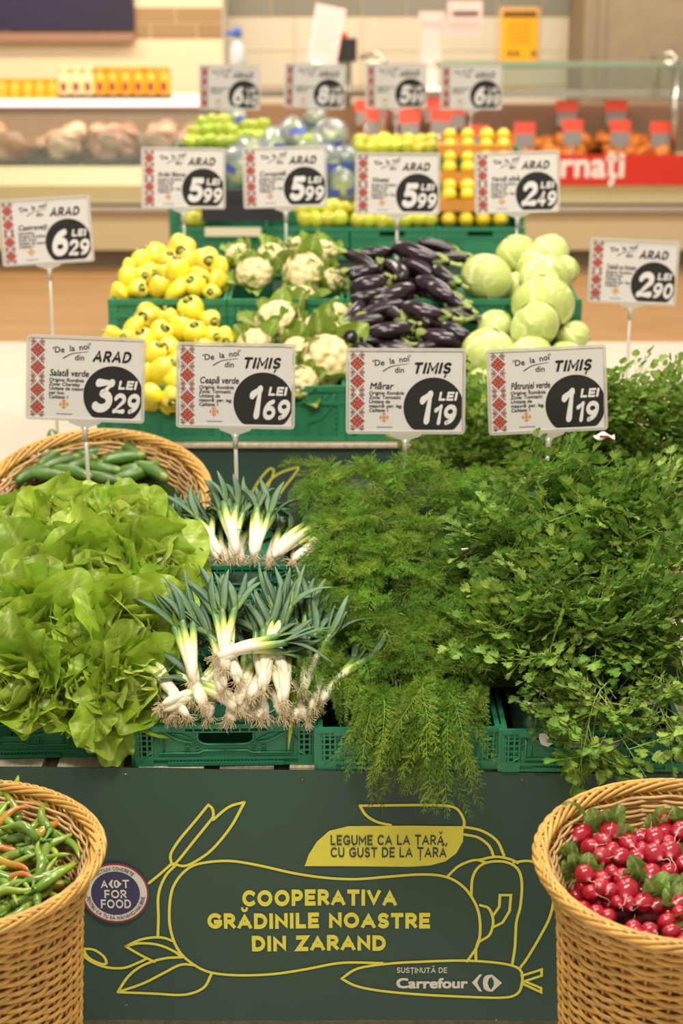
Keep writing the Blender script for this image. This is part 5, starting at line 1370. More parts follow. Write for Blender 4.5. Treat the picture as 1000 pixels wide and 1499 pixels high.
# ---- aubergines
M_aub = mat('aubergine_purple', '1f0d17', .2, .45, noise=.25, nscale=6, vary=.3, coat=.25)
M_cal = mat('aubergine_calyx', ['8a9a4a', 'a9b468'], .5, vary=.15)
def aubergine(seed):
    rr = random.Random(seed); L = .19; bend = rr.uniform(-.02, .02); P = []; rad = []
    for i in range(15):
        u = i / 14; P.append((bend * math.sin(pi * u) * 1.5, u * L, 0)); rad.append(.034 * (math.sin(pi * min(1, .04 + u * .93)) ** .5) * (1.08 - .5 * u) + .001)
    g = G(); g.tube(P, rad, 18); b = g.mesh('body', M_aub)
    g = G(); vs = [(bend * .1, L * .985, 0)]; n = 20
    for ring in range(3):
        for j in range(n):
            a = 2 * pi * j / n; pk = abs(math.cos(a * 2.5)); yy = L * (.96 - ring * .035 - (.14 * pk ** 1.5 if ring == 2 else 0)); 
            u = yy / L; rd = .034 * (math.sin(pi * min(1, .04 + u * .93)) ** .5) * (1.08 - .5 * u) + .0025 + (.004 if ring == 2 else 0)
            vs.append((rd * math.cos(a) + bend * math.sin(pi * u) * 1.5, yy, rd * math.sin(a)))
    fs = [(0, 1 + j, 1 + (j + 1) % n) for j in range(n)] + [(1 + r_ * n + j, 1 + r_ * n + (j + 1) % n, 1 + (r_ + 1) * n + (j + 1) % n, 1 + (r_ + 1) * n + j) for r_ in range(2) for j in range(n)]
    g.add(vs, fs, 0, .2); g.tube([(0, L * .97, 0), (.003, L * 1.08, .002), (.008, L * 1.2, .006)], [.009, .006, .0085], 8, 0, .9); return [('body', b), ('calyx', g.mesh('calyx', M_cal))]
AUB = [aubergine(s) for s in range(4)]
al = [(220, 60, 420, 112, 60), (195, 78, 40, 95, 45), (235, 195, 150, 105, 55), (245, 125, 380, 190, 60), (45, 212, 195, 190, 62), (275, 225, 90, 285, 62), (60, 262, 170, 225, 42), (300, 205, 455, 300, 74), (385, 145, 455, 195, 46), (330, 60, 450, 70, 40), (350, 205, 480, 270, 55), (120, 300, 245, 350, 66), (250, 300, 430, 330, 60), (320, 375, 480, 345, 74), (110, 400, 290, 362, 56), (490, 435, 300, 412, 64), (240, 290, 60, 335, 50), (80, 445, 265, 440, 46), (440, 390, 520, 410, 50), (330, 455, 430, 452, 44), (130, 350, 30, 372, 50), (390, 115, 500, 105, 40), (60, 170, 130, 130, 40), (60, 420, 90, 390, 50), (100, 120, 20, 90, 40), (60, 300, 10, 345, 45), (440, 240, 500, 300, 45), (150, 480, 330, 500, 60), (340, 500, 480, 480, 60), (60, 480, 160, 540, 55), (120, 150, 30, 165, 46), (430, 330, 560, 350, 40), (180, 530, 360, 560, 60), (380, 540, 500, 530, 60)]
for i, (xa, ya, xb, yb_, w) in enumerate(al):
    A = (500 + xa / 2.7, 340 + ya / 2.7); B = (500 + xb / 2.7, 340 + yb_ / 2.7)
    rearc = ya < 235; y0, z0 = 5.80, 1.10
    a = onpile(A[0], A[1], y0, z0, .45); b = onpile(B[0], B[1], y0, z0, .45)
    d = b - a; d.z += R.uniform(-.02, .02); L = max(.16, min(.24, d.length * 1.12)); q = d.to_track_quat('Y', 'Z')
    mid = (a + b) / 2 + Vector((0, 0.02 if i % 2 else -.01, 0)); w_ = w / 2.7 / 2 / 430 / .037 * 1.68
    M = Matrix.Translation(mid - d.normalized() * L / 2) @ q.to_matrix().to_4x4() @ Matrix.Diagonal((w_, L / .19, w_, 1))
    pile_item('aubergine', 'aubergine', M, AUB[i % 4], 'glossy dark purple aubergine, %s of the aubergine heap' % posword((A[0] + B[0]) / 2, (A[1] + B[1]) / 2, 597, 440, 85, 90), 'aubergines heaped in two crates')

for k in range(16):
    px, py = R.uniform(530, 665), R.uniform(395, 520); p = onplane_y = onpile(px, py, 5.86, 1.07, .45); a = R.uniform(-1, 1)
    M = Matrix.Translation(p) @ Matrix.Rotation(pi / 2 * R.choice((-1, 1)) + a * .5, 4, 'Z') @ Matrix.Rotation(R.uniform(-.2, .2), 4, 'X') @ Matrix.Translation((0, -.09, 0))
    pile_item('aubergine', 'aubergine', M, AUB[k % 4], 'dark purple aubergine buried in the middle of the aubergine heap', 'buried aubergines')

# ---- cabbages
M_cab = mat('cabbage_green', ['acbb56', 'c6d07a', 'e6e9ba'], .38, .4, noise=.05, nscale=10, vary=.08, hue=.008, bump=.15, bscale=50)
def veined(c, d):
    """pale veins fanning from a leaf base along direction c"""
    t = d.normalized(); 
    return t
def cabbage(seed):
    rr = random.Random(seed); nz = hash_noise(seed, 6, 3); k = 1
    def vein(a, z): return max(0, 1 - abs(((a * 2.6 + .8 * nz(Vector((math.cos(a), math.sin(a), z)))) * 1.4) % 1 - .5) * 7) * .5
    prof = [(math.sin(pi * i / 18), -math.cos(pi * i / 18)) for i in range(19)]; tt = []
    def fn(a, i, r, z):
        p = Vector((r * math.cos(a), r * math.sin(a), z)); q = 1 + .03 * nz(p); tt.append(.3 + vein(a, z)); return (p.x * q * .085, p.y * q * .085, p.z * q * .074)
    g = G(); g.lathe(prof, 32, fn=fn); g.t = tt; body = g.mesh('head', M_cab); leaves = []
    for L_ in range(4):
        ax = Vector((math.cos(L_ * 1.7 + seed), math.sin(L_ * 1.7 + seed), rr.uniform(-.1, .5))).normalized(); q = ax.to_track_quat('Z', 'Y'); g = G(); n1, n2 = 10, 32; vs = []; t = []; f1 = rr.uniform(0, 6)
        for i in range(n1 + 1):
            for j in range(n2):
                a = 2 * pi * j / n2; th = 1.25 * (i / n1) * (1 + .08 * math.sin(3 * a + f1) + .05 * math.sin(7 * a)); p = q @ Vector((math.sin(th) * math.cos(a), math.sin(th) * math.sin(a), math.cos(th)))
                e = (i / n1) ** 8; rr2 = (1.015 + .012 * L_ + .03 * nz(p) + e * .03 * (1 + math.sin(5 * a + f1)) - .02 * e)
                vs.append((p.x * rr2 * .085, p.y * rr2 * .085, p.z * rr2 * .074))
                u, v = math.sin(th) * math.cos(a), math.sin(th) * math.sin(a) + 1
                an = math.atan2(u, v); t.append(min(1, .15 + .18 * L_ * .5 + max(0, 1 - abs(an) * 14) * .7 + max(0, 1 - abs(((an * 4.5 + .15 * v) % 1) - .5) * 9) * .4 + .25 * e))
        g.add(vs, [(i * n2 + j, i * n2 + (j + 1) % n2, (i + 1) * n2 + (j + 1) % n2, (i + 1) * n2 + j) for i in range(n1) for j in range(n2)], 0, t); leaves.append(g.mesh('outer_leaf', M_cab))
    return [('head', body)] + [('outer_leaf', l) for l in leaves]
CAB = [cabbage(s) for s in range(4)]
cabs = [(755, 371, 29, 6.35, 'at the top left of the heap'), (804, 370, 28, 6.4, 'at the top right of the heap'), (713, 408, 38, 6.22, 'alone at the left of the rear crate'), (782, 386, 28, 6.3, 'small, second row behind the large ones'), (797, 406, 36, 6.2, 'flattened, middle of the rear crate'), (795, 446, 45, 6.02, 'largest, high in the front heap'), (783, 478, 37, 5.88, 'right below the largest one'), (725, 478, 26, 6.02, 'small pale one tucked between the crates'), (717, 520, 42, 5.85, 'large, left of the front crate, partly behind the Mărar sign'), (839, 494, 25, 5.98, 'at the right end of the front crate'), (775, 524, 34, 5.8, 'just above the Pătrunjel verde sign'), (826, 396, 22, 6.34, 'peeking out at the right of the rear crate'), (830, 530, 32, 5.84, 'behind the right of the Pătrunjel verde sign'), (705, 560, 30, 5.8, 'low between the two front signs'), (760, 425, 30, 6.28, 'deep in the middle of the heap')]
for i, (px, py, r, d, lab) in enumerate(cabs):
    p = PD(px, py, d * 1.0 + .12); p = PY(px, py, d)
    M = TRS(p, (R.uniform(-.8, .8), R.uniform(-.8, .8), R.uniform(0, 6)), r / 430 * (d / 6.2) / .083)
    pile_item('cabbage', 'cabbage', M, CAB[i % 4], 'pale green cabbage ' + lab, 'cabbages heaped in two crates')

# ---- third stand: apples, pears, lemons, bagged fruit
M_app = mat('apple_yellow_green', ['c3c832', 'd2cc3a'], .25, .5, noise=.08, nscale=20, vary=.12, hue=.015, coat=.3)
M_appg = mat('apple_green', ['9fb42e', 'b5c23c'], .25, .5, noise=.08, nscale=20, vary=.12, hue=.012, coat=.3)
M_lem = mat('lemon_yellow', 'e6c61e', .3, .5, noise=.04, nscale=20, vary=.08, bump=.2, bscale=300, coat=.2)
M_tw = mat('fruit_stem', '6b5528', .7)
def apple(m):
    g = G(); g.lathe([(0, -.032), (.012, -.036), (.026, -.03), (.036, -.012), (.039, .006), (.035, .022), (.024, .032), (.01, .031), (0, .024)], 16, tint=[0, .2, .4, .5, .5, .6, .8, 1, 1]); a = g.mesh('body', m)
    g = G(); g.tube([(0, 0, .022), (.002, 0, .042)], .0015, 4); return [('body', a), ('stem', g.mesh('stem', M_tw))]
def lemon():
    g = G(); g.lathe([(0, -.047), (.006, -.044), (.014, -.036), (.028, -.022), (.035, 0), (.028, .022), (.014, .036), (.006, .043), (0, .044)], 14); a = g.mesh('body', M_lem)
    g = G(); g.tube([(0, 0, .042), (0, 0, .046)], .003, 5); return [('body', a), ('stem', g.mesh('stem', M_tw))]
APY, APG, LEM = apple(M_app), apple(M_appg), lemon()
def fruits(nm, cat, kit, x0, x1, n, py, y, lab, grp, r=.039, jit=2, rows=1, dy=0.07, rot=None):
    for k in range(rows):
        for i in range(n):
            px = x0 + (x1 - x0) * (i + .5 + .5 * (k % 2)) / n; p = PY(px + R.uniform(-jit, jit), py + R.uniform(-jit, jit), y + k * dy)
            pile_item(nm, cat, TRS(p, rot or (R.uniform(-.6, .6), R.uniform(-.6, .6), R.uniform(0, 6)), r / .039 * R.uniform(.94, 1.06)), kit, lab % (ORD[min(i, 19)]) if '%' in lab else lab, grp)
fruits('apple', 'fruit', APY, 436, 505, 4, 322, 8.36, 'yellow green fruit, lower layer of second far crate, %s from the left', 'yellow fruit, second crate')
fruits('apple', 'fruit', APY, 432, 505, 4, 305, 8.42, 'yellow green fruit, upper layer of second far crate, %s from the left', 'yellow fruit, second crate', rows=2)
fruits('apple', 'fruit', APY, 270, 300, 2, 320, 8.36, 'yellow fruit beside the black board on the farthest stand, %s from the left', 'yellow fruit, first crate')
fruits('apple', 'fruit', APY, 272, 330, 3, 306, 8.46, 'yellow fruit behind the black board on the farthest stand', 'yellow fruit, first crate', rows=3)
fruits('apple', 'fruit', APY, 514, 640, 7, 322, 8.36, 'yellow apple in the far crate under the Vinete sign, %s from left', 'yellow apples, third crate')
fruits('apple', 'fruit', APY, 516, 640, 7, 304, 8.44, 'yellow apple in the heap behind the Vinete sign', 'yellow apples behind the sign', rows=3, dy=.1)
fruits('apple', 'fruit', APY, 518, 640, 7, 284, 8.7, 'yellow apple in the heap behind the Vinete sign', 'yellow apples behind the sign', rows=3, dy=.1)
fruits('apple', 'fruit', APY, 518, 640, 7, 240, 8.95, 'yellow apple in the heap behind the Vinete sign', 'yellow apples behind the sign', rows=2, dy=.1)
fruits('apple', 'fruit', APY, 516, 640, 7, 216, 9.0, 'yellow green apple, lower layer above the Vinete sign, %s from left', 'yellow green apples at the back')
fruits('apple', 'fruit', APY, 520, 640, 7, 206, 9.08, 'yellow green apple, topmost layer above the Vinete sign, %s from left', 'yellow green apples at the back', rows=1)
fruits('apple', 'fruit', APG, 270, 345, 5, 207, 9.0, 'green fruit in the lower layer of the rear left heap, %s from the left', 'green fruit at the back left')
fruits('apple', 'fruit', APG, 278, 345, 4, 192, 9.06, 'green fruit in the middle layer of the rear left heap, %s from the left', 'green fruit at the back left')
fruits('apple', 'fruit', APG, 292, 336, 3, 179, 9.1, 'green fruit on top of the rear left heap, %s from the left', 'green fruit at the back left')
fruits('apple', 'fruit', APG, 345, 400, 4, 200, 9.06, 'green fruit in a bag at the back, %s from the green heap', 'bagged green fruit')
fruits('apple', 'fruit', APG, 350, 392, 3, 184, 9.1, 'green fruit in the top of the bag at the back, %s from the green heap', 'bagged green fruit')
lz = (pi / 2, 0, 0)
fruits('lemon', 'lemon', LEM, 645, 745, 4, 321, 8.37, 'large yellow lemon in the lowest box row, %s from the left', 'lemons in boxed rows', r=.043, jit=.5, rot=lz)
for k, (py, y) in enumerate(((286, 8.42), (273, 8.5), (246, 8.62), (231, 8.72), (212, 8.82), (198, 8.92))):
    fruits('lemon', 'lemon', LEM, 645, 697 if k < 2 else 698, 2, py, y, 'yellow lemon, left column pair, %s in the %s row above the lowest' % ('%s', ORD[k]), 'lemons in boxed rows', r=.041, jit=.5, rot=lz)
    fruits('lemon', 'lemon', LEM, 700, 750, 2, py, y, 'yellow lemon, right column pair, %s in the %s row above the lowest' % ('%s', ORD[k]), 'lemons in boxed rows', r=.041, jit=.5, rot=lz)
M_box = mat('cardboard_orange', 'c98a3a', .7)
for k, (py, y) in enumerate(((303, 8.4), (262, 8.6), (222, 8.8))):
    a, b = PY(642, py, y - .03), PY(752, py, y - .03); g = G(); g.box(a.x - .0, b.x, y - .03, y + .2, a.z - .02, a.z + .012); g.box(a.x, b.x, y - .035, y - .03, a.z - .02, a.z + .03)
    tag(g.build('cardboard_tray', M_box), 'orange cardboard tray between lemon rows, %s from the bottom' % ORD[k], 'box', 'cardboard lemon trays')
# stepped crates under the back fruit so nothing hangs in the air
for i, px in enumerate((312, 450, 574, 703)):
    p = PY(px, 240, 8.95)
    for k in range(3): crate((p.x, 8.78, .985 + k * .14), 0, .4, .138, .44, 'green crate behind the far fruit, %s column from left, %s from its base' % (ORD[i], ORD[k]), 'rear crate stacks of the farthest stand', 'low')
# transparent bags
M_bag = clear('bag_plastic', .14, 'f0f2ee', .22, 'd9dadf', .25); M_lab = mat('bag_label_blue', '4b5fae', .5)
M_grn = mat('bag_greens', '9db04a', .5, noise=.3, nscale=30)
bags = [(428, 195, .085), (455, 215, .09), (485, 205, .085), (440, 250, .09), (478, 245, .1), (505, 240, .08), (370, 225, .09), (350, 250, .09), (400, 215, .08), (500, 275, .08), (345, 175, .06), (395, 250, .085), (460, 180, .07)]
for i, (px, py, r) in enumerate(bags):
    y = 8.72 + .3 * (260 - py) / 60; p = PY(px, py, y); 
    t = thing('salad_bag', 'crinkled clear bag of green produce, %s of the bag heap' % posword(px, py, 428, 225, 80, 45), 'bag', tuple(p), (R.uniform(-.3, .3), R.uniform(-.3, .3), R.uniform(0, 6)), 'plastic produce bags on the farthest stand')
    g = lump(40 + i, 16, .28, (r, r * .8, r * 1.05)); g.build('film', M_bag, t)
    g = lump(60 + i, 10, .4, (r * .7, r * .55, r * .6)); g.build('contents', M_grn if i % 3 else M_appg, t)
    g = lump(40 + i, 16, .28, (r * 1.01, r * .81, r * 1.06)); g.f = [f for k, f in enumerate(g.f) if k // 16 == 4 and k % 4 != 1]; g.m = g.m[:len(g.f)]; g.sm = g.sm[:len(g.f)]; g.build('label', M_lab, t, kind='stuff')
# black board leaning in front of the second crate
g = G(); a, b = PY(296, 336, 8.24), PY(415, 278, 8.24); g.box(a.x, b.x, 8.235, 8.255, a.z + .04, b.z); g.box(a.x, b.x, 8.23, 8.26, b.z - .055, b.z - .045)
tag(g.build('black_board', mat('board_black', '2d2b30', .4)), 'black board standing in front of the farthest crates behind the signs', 'board')
g = G(); a, b = PY(300, 346, 8.22), PY(382, 333, 8.22); g.box(a.x, b.x, 8.222, 8.228, a.z, b.z); tag(g.build('paper_sheet', mat('paper_cream', 'd8cfae', .6)), 'cream paper strip under the black board on the far green crate', 'paper')
g = G(); g.tube([(PY(357, 336, 8.21).x, 8.235, PY(357, 336, 8.21).z), (PY(357, 345, 8.21).x, 8.235, 0.0)], .008, 6)
tag(g.build('board_foot', M_ink), 'thin black foot post under the black board', 'stand')

# ---- cucumbers
M_cuc = mat('cucumber_green', ['567a2e', '486a28', '8a9a40'], .3, .5, noise=.25, nscale=30, stretch=(3, 1, 3), vary=.2, coat=.25, bump=.3, bscale=120)
def cucumber(seed):
    rr = random.Random(seed); L = .115; bd = rr.uniform(-.012, .012); nz = hash_noise(seed, 6, 90); P = []; rd = []
    for i in range(15): u = i / 14; P.append((bd * math.sin(pi * u), (u - .5) * L, 0)); rd.append(.0175 * (math.sin(pi * (.03 + .94 * u)) ** .38) * (1 + .02 * nz(Vector((0, u * .1, 0)))))
    g = G(); g.tube(P, rd, 12, 0, [1 - abs(i / 14 - .5) * .6 if i > 11 else .3 for i in range(15)]); b = g.mesh('body', M_cuc)
    g = G(); g.tube([(0, -L / 2 + .001, 0), (0, -L / 2 - .006, .001)], .0025, 5); return [('body', b), ('stem', g.mesh('stem', M_pst))]
CUC = [cucumber(s) for s in range(4)]
cucs = [((420, 1250), (700, 1380)), ((300, 1420), (440, 1330)), ((210, 1450), (330, 1400)), ((340, 1440), (500, 1390)), ((600, 1310), (740, 1270)), ((800, 1280), (930, 1360)), ((480, 1240), (680, 1260)), ((90, 1490), (160, 1390)), ((460, 1420), (600, 1360)), ((820, 1390), (890, 1380)), ((720, 1370), (800, 1330)), ((400, 1300), (380, 1250)), ((620, 1400), (780, 1430)), ((170, 1520), (300, 1460)), ((900, 1420), (1010, 1400)), ((440, 1470), (560, 1500)), ((640, 1470), (780, 1500)), ((260, 1500), (400, 1510)), ((860, 1470), (960, 1440)), ((1000, 1450), (1090, 1500))]
lc = BC.matrix_basis
cc3 = lc @ Vector((0, 0, .705)); upv = (lc.to_3x3() @ Vector((0, 0, 1))).normalized()
def onplane(px, py, P0, n): r = ray(px, py); C0 = Vector((0, 0, CAM_H)); return C0 + r * ((P0 - C0).dot(n) / r.dot(n))
for i, (A, B) in enumerate(cucs):
    a = onplane(A[0] / 4.685, 380 + A[1] / 4.685, cc3, upv); b = onplane(B[0] / 4.685, 380 + B[1] / 4.685, cc3, upv); d = b - a; m = (a + b) / 2 + upv * (.012 if i % 2 else -.006)
    M = Matrix.Translation(m) @ d.to_track_quat('Y', 'Z').to_matrix().to_4x4() @ Matrix.Scale(1.15, 4)
    pile_item('cucumber', 'cucumber', M, CUC[i % 4], 'small bumpy green cucumber, %s of the cucumber basket' % posword((A[0] + B[0]) / 9.37, 380 + (A[1] + B[1]) / 9.37, 130, 672, 105, 26), 'small cucumbers in the rear basket')
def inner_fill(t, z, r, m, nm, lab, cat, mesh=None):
    g = G(); g.lathe([(0, z), (r * .5, z - .003), (r, z - .012), (r, z - .06), (0, z - .06)], 24); o = put(nm, g.mesh(nm, m), None, M=t.matrix_basis.copy()); tag(o, lab, cat, kind='stuff')  # plain dark disc added as filler, in place of produce deeper down
inner_fill(BC, .68, .225, mat('cucumber_filler_dark', '2c4a1a', .5, noise=.4, nscale=30, bump=.8), 'cucumber_filler', 'dark filler disc added below the cucumbers in the rear basket', 'cucumbers')

# ---- chillies
M_chi = mat('chilli_green', ['66862a', '78922c', '98a83a'], .18, .55, noise=.1, nscale=12, vary=.28, hue=.02, coat=.5)
M_chy = mat('chilli_yellow_orange', ['a9a62c', 'c08a2a', 'c9712a'], .18, .55, noise=.12, nscale=12, vary=.15, hue=.02, coat=.5)
M_chs = mat('chilli_stem', '5f8a2e', .45, vary=.15)
def chilli(seed, m):
    rr = random.Random(seed); L = rr.uniform(.1, .13); b1, b2 = rr.uniform(-.03, .03), rr.uniform(-.01, .012); P = []; rd = []; nz = hash_noise(seed, 4, 60)
    for i in range(13): u = i / 12; P.append((b1 * math.sin(pi * u) + b2 * math.sin(2 * pi * u), u * L, .006 * math.sin(4 * u + seed))); rd.append(.0115 * ((1 - u) ** .55) * (.75 + .6 * min(1, u * 5) * .5) * (1 + .07 * nz(P[-1] if False else Vector((0, u, 0)))) + .0008)
    g = G(); g.tube(P, rd, 10, 0, [i / 12 for i in range(13)]); b = g.mesh('body', m)
    g = G(); g.tube([(0, .003, 0), (0, -.004, 0), (.004, -.02, .003), (.012, -.036, .008)], [.0095, .006, .0028, .0036], 7); return [('body', b), ('stem', g.mesh('stem', M_chs))]
CH_ = [chilli(s, M_chi) for s in range(7)]; CHY = [chilli(s + 10, M_chy) for s in range(2)]
zf = .66; lcm = BL.matrix_basis; cP = lcm @ Vector((0, 0, zf + .01)); cn = (lcm.to_3x3() @ Vector((0, -.16, 1))).normalized()
chl = [(0, 250, 170, 420, 1), (0, 350, 65, 330, 2), (80, 435, 290, 455, 0), (50, 520, 270, 480, 0), (0, 560, 180, 555, 1), (180, 530, 360, 570, 0), (190, 690, 395, 585, 0), (0, 640, 165, 690, 2), (300, 560, 425, 440, 0), (90, 800, 260, 680, 0), (0, 800, 120, 720, 0), (60, 1290 - 1120 + 580, 70, 690, 0), (205, 420, 235, 330, 0), (295, 390, 300, 275, 0), (320, 380, 350, 300, 0), (250, 420, 370, 350, 2), (30, 400, 130, 390, 0), (60, 500, 0, 490, 2), (0, 170, 60, 115, 0), (210, 660, 230, 540, 0), (280, 700, 360, 640, 0), (0, 700, 60, 770, 0), (40, 600, 100, 640, 2), (0, 440, 20, 530, 0), (70, 260, 60, 240, 0), (130, 620, 240, 600, 0), (0, 830, 130, 790, 0), (250, 750, 300, 660, 0), (350, 470, 400, 520, 0), (130, 450, 60, 430, 0), (340, 420, 390, 440, 0), (-120, 700, 40, 620, 0), (-100, 500, 0, 420, 0), (-150, 600, -20, 560, 1), (-120, 780, 0, 740, 0), (-150, 400, -30, 330, 0), (-100, 300, 20, 280, 0), (160, 500, 250, 560, 0), (200, 620, 330, 610, 0), (10, 680, 140, 760, 0)]
for i, (xa, ya, xb, yb_, k) in enumerate(chl):
    s_ = 870 / 220; A = (xa / s_, 1120 + ya / s_); B = (xb / s_, 1120 + yb_ / s_)
    a = onplane(*A, cP, cn); b = onplane(*B, cP, cn); d = b - a; L = max(.105, min(.17, d.length)); d = d.normalized(); up = R.uniform(-.1, .25)
    d2 = (d + cn * up).normalized(); m = (a + b) / 2 + cn * R.choice((.0, .012, .02)); kit = CH_[i % 7] if k == 0 else (CHY[i % 2] if k == 2 else CH_[i % 3])
    M = Matrix.Translation(m - d2 * L / 2) @ d2.to_track_quat('Y', 'Z').to_matrix().to_4x4() @ Matrix.Rotation(R.uniform(0, 6), 4, 'Y') @ Matrix.Scale(L / .115, 4)
    pile_item('chilli_pepper', 'chilli', M, kit, '%s chilli, %s of the front left basket' % (['shiny green', 'long shiny yellow green', 'yellow and orange tinted'][k], posword((A[0] + B[0]) / 2, (A[1] + B[1]) / 2, 40, 1255, 70, 65)), 'chillies in the front left basket')
for i in range(34):
    a = R.uniform(0, 6.28); q = .155 * math.sqrt(R.random()); p = lcm @ Vector((q * math.cos(a), q * math.sin(a), zf - .012 + .16 * -q * math.sin(a) * -1 * -1)); L = 1.1
    pile_item('chilli_pepper', 'chilli', Matrix.Translation(p) @ Matrix.Rotation(R.uniform(0, 6.28), 4, 'Z') @ Matrix.Rotation(R.uniform(-.15, .15), 4, 'X') @ Matrix.Translation((0, -.06, 0)) @ Matrix.Scale(L, 4), CH_[i % 7] if i % 8 else CHY[0], 'green chilli lying in the under layer of the front left basket', 'under layer of chillies')
inner_fill(BL, zf - .055, .205, mat('chilli_filler_dark', '2f4a14', .5, noise=.5, nscale=50, bump=.8), 'chilli_filler', 'dark filler disc added below the chillies in the front left basket', 'chillies')

# ---- radishes
M_rad = mat('radish_red', ['a30f24', 'a8162a', 'b4283e', 'e0b0a8'], .22, .5, noise=.08, nscale=14, vary=.13, coat=.4)
M_rt = mat('radish_tail', 'dca79c', .5); M_rl = mat('radish_leaf', ['86a850', 'b2c884', 'd5dfb0'], .45, .4, noise=.15, nscale=30, vary=.2, bump=.3, trans=.2)
def radish(seed):
    rr = random.Random(seed); k = rr.uniform(.95, 1.15); g = G(); pr = [(0, .0185), (.006, .0185), (.0135, .0145), (.0182, .006), (.019, -.002), (.0165, -.0105), (.0105, -.0165), (.004, -.0195), (.0012, -.022)]
    g.lathe([(r, z * k) for r, z in pr], 18, tint=[0, 0, .1, .2, .3, .3, .45, .8, 1]); b = g.mesh('root', M_rad)
    g = G(); P = [Vector((0, 0, -.021 * k))]; d = Vector((rr.uniform(-.3, .3), rr.uniform(-.3, .3), -1))
    for i in range(7): d = (d + Vector((rr.uniform(-.5, .5), rr.uniform(-.5, .5), rr.uniform(-.1, .3)))).normalized(); P.append(P[-1] + d * .0055)
    g.tube(P, [.0013, .001, .0009, .0008, .0007, .0006, .0005, .0003], 4); t = g.mesh('tail', M_rt)
    return [('root', b), ('tail', t)]
RA = [radish(s) for s in range(5)]; RLf = [broad_leaf('leaf', M_rl, .085, .029, s, nu=12, nv=10, ruffle=.004, cup=.008, curl=.02, roll=.02) for s in (41, 42, 43)]
zr = .675; rm = BR.matrix_basis; rP = rm @ Vector((0, 0, zr)); rn = (rm.to_3x3() @ Vector((0, -.16, 1))).normalized()
s_ = 894 / 220
rds = [(290, 375, 60), (455, 385, 55), (340, 465, 48), (412, 450, 50), (470, 495, 40), (410, 552, 52), (305, 645, 50), (405, 645, 52), (405, 712, 50), (460, 735, 42), (465, 625, 38), (535, 650, 55), (558, 730, 60), (570, 800, 40), (345, 725, 40), (660, 795, 50), (740, 805, 42), (565, 447, 52), (630, 405, 48), (615, 515, 50), (720, 430, 55), (715, 530, 58), (782, 375, 54), (780, 325, 44), (810, 515, 58), (705, 625, 50), (808, 625, 46), (810, 715, 30), (880, 790, 55), (880, 400, 56), (885, 555, 48), (520, 545, 50), (500, 775, 36), (800, 455, 46), (945, 470, 50), (950, 620, 50), (960, 720, 50), (1010, 400, 50), (1030, 540, 50), (1020, 680, 50), (700, 380, 36), (650, 480, 40), (1080, 450, 50), (1090, 600, 50), (870, 870, 40)]
for i, (x, y, r) in enumerate(rds):
    px, py = 780 + x / s_, 1130 + y / s_; p = onplane(px, py, rP, rn) + rn * R.uniform(.0, .02)
    fwd = Vector((R.uniform(-1, 1), -1.0, R.uniform(-.2, 1.0))) ; q = (-fwd).to_track_quat('Z', 'Y').to_matrix().to_4x4()
    pile_item('radish', 'radish', Matrix.Translation(p) @ q @ Matrix.Scale(r / 50 * 1.02, 4), RA[i % 5], 'round red radish with thin root, %s of the front right basket' % posword(px, py, 900, 1265, 90, 60), 'radishes in the front right basket')
for i in range(46):
    a = R.uniform(-1.35, 1.5); q = R.uniform(.05, .2); p = rm @ Vector((q * math.cos(a), q * math.sin(a), zr - .16 * q * math.sin(a)))
    pile_item('radish', 'radish', Matrix.Translation(p) @ Euler((R.uniform(0, 6), R.uniform(0, 6), 0)).to_matrix().to_4x4(), RA[i % 5], 'red radish on the right side of the front right basket', 'radishes at the right of the basket')
for i in range(60):
    a = R.uniform(0, 6.28); q = .2 * math.sqrt(R.random()); p = rm @ Vector((q * math.cos(a), q * math.sin(a), zr - .024 - .16 * q * math.sin(a)))
    pile_item('radish', 'radish', Matrix.Translation(p) @ Euler((R.uniform(0, 6), R.uniform(0, 6), 0)).to_matrix().to_4x4() @ Matrix.Scale(.88, 4), RA[i % 5], 'red radish buried in the under layer of the front right basket', 'under layer of radishes')
tufts = [(270, 290, -.5, 1.4, 3), (430, 300, .3, 1.5, 3), (520, 380, .8, 1.0, 2), (230, 470, -.8, 1.0, 5), (260, 540, -.4, .9, 5), (600, 600, .2, 1.2, 2), (720, 690, .6, 1.3, 3), (760, 300, 0, 1.2, 2), (840, 290, .3, 1.1, 3), (830, 660, .9, .9, 3), (640, 700, 1.2, .8, 2), (840, 760, 0, .9, 3), (650, 540, -.5, .9, 2), (330, 560, .5, .9, 2), (870, 480, 0, .8, 2), (790, 850, 1.5, .8, 2), (930, 330, 0, 1.2, 3)]
for i, (x, y, a, s, n) in enumerate(tufts):
    px, py = 780 + x / s_, 1130 + y / s_; p = onplane(px, py + 8, rP, rn) - rn * .01
    t = thing('radish_leaves', 'tuft of pale green radish leaves, %s of the front right basket' % posword(px, py, 900, 1265, 90, 60), 'radish leaves', tuple(p), (0, 0, 0), 'radish leaf tufts', .72)
    for k in range(n): put('leaf', RLf[(i + k) % 3], t, M=Matrix.Rotation(a + (k - n / 2) * .5, 4, 'Y') @ Matrix.Rotation(R.uniform(.15, .9), 4, 'X') @ Matrix.Rotation(R.uniform(-.4, .4) , 4, 'Z') @ Matrix.Scale(s * R.uniform(.7, .95), 4))
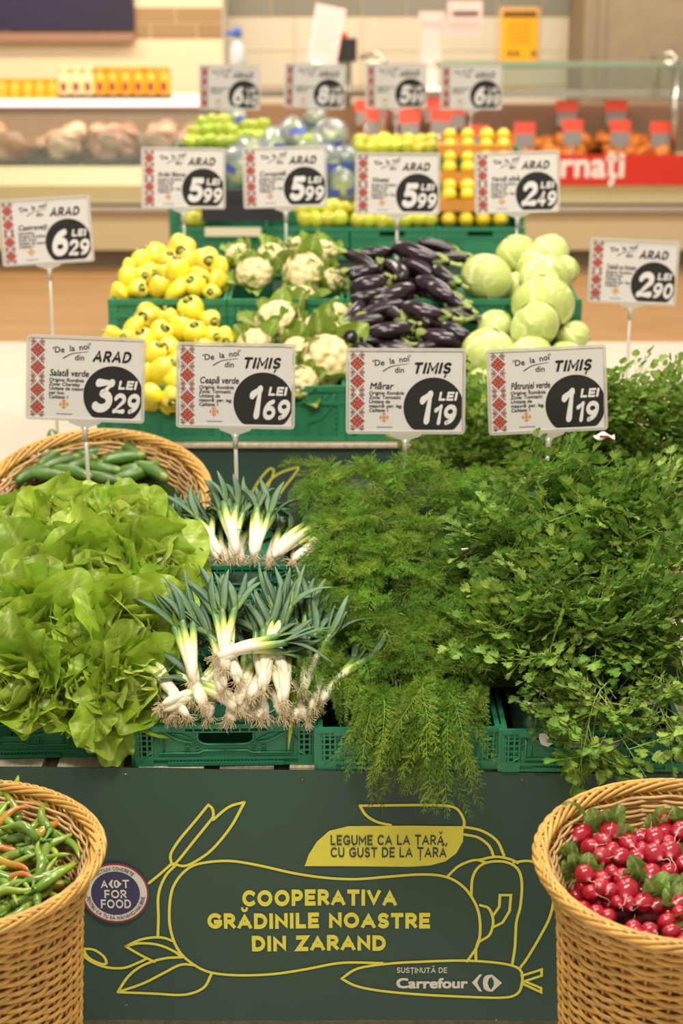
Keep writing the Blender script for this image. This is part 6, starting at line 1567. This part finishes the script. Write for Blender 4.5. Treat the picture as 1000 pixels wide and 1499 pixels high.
inner_fill(BR, zr - .06, .205, mat('radish_filler_dark', '5a1a20', .5, noise=.6, nscale=50, bump=.8), 'radish_filler', 'dark filler disc added below the radishes in the front right basket', 'radishes')
# small white scrap on the parsley, barcode strip at the right edge
p = PS(880, 663, PROF1)
g = G(); g.grid(lambda u, v: (v * .028, -.004 * math.sin(u * 5), .014 * u + .006 * math.sin(4 * v + 2 * u)), 6, 8); o = put('plastic_tag', g.mesh('plastic_tag', M_white), None, loc=p + Vector((0, -.04, .05))); tag(o, 'small white and red plastic tag lying on the rear parsley', 'tag')
g = G(); g.box(-.012, .012, -.004, -.002, .004, .010); g.build('red_print', M_redp, o)
a, b = PD(996, 832, 4.4), PD(1003, 728, 4.4)
g = G(); g.box(a.x, b.x + .01, a.y, a.y + .003, a.z, b.z); sg7 = tag(g.build('side_label', M_card), 'edge of a white label with dark marks at the right border', 'label')
g = G()
for k in range(30): z = a.z + .005 + k * (b.z - a.z - .01) / 30; g.box(a.x + .001, a.x + .012 - .004 * (k % 3), a.y - .001, a.y, z, z + .003)
g.build('print', M_ink, sg7)

# ================================================================ LABELS: tell repeats apart by their order from the left
_by = {}
for o in bpy.data.objects:
    if o.parent is None and 'label' in o: _by.setdefault(o['label'], []).append(o)
for lab, L_ in _by.items():
    if len(L_) < 2 or o.get('category') == 'x' or L_[0].get('category') == 'meat': continue
    halves = [('', L_)]
    if len(L_) > 20:
        L_.sort(key=lambda o: o.matrix_basis.translation.y); h = (len(L_) + 1) // 2
        halves = [('nearer half, ', L_[:h]), ('farther half, ', L_[h:])]
    for pre, S in halves:
        S.sort(key=lambda o: o.matrix_basis.translation.x)
        for k, o in enumerate(S):
            n_ = lab + ', ' + pre + (ORD + ['twenty-first', 'twenty-second', 'twenty-third', 'twenty-fourth', 'twenty-fifth', 'twenty-sixth', 'twenty-seventh', 'twenty-eighth', 'twenty-ninth', 'thirtieth', 'thirty-first'])[k] + ' from left'
            if len(n_.split()) > 16: n_ = n_.replace(' half,', '')
            if len(n_.replace('-', ' ').split()) <= 16: o['label'] = n_
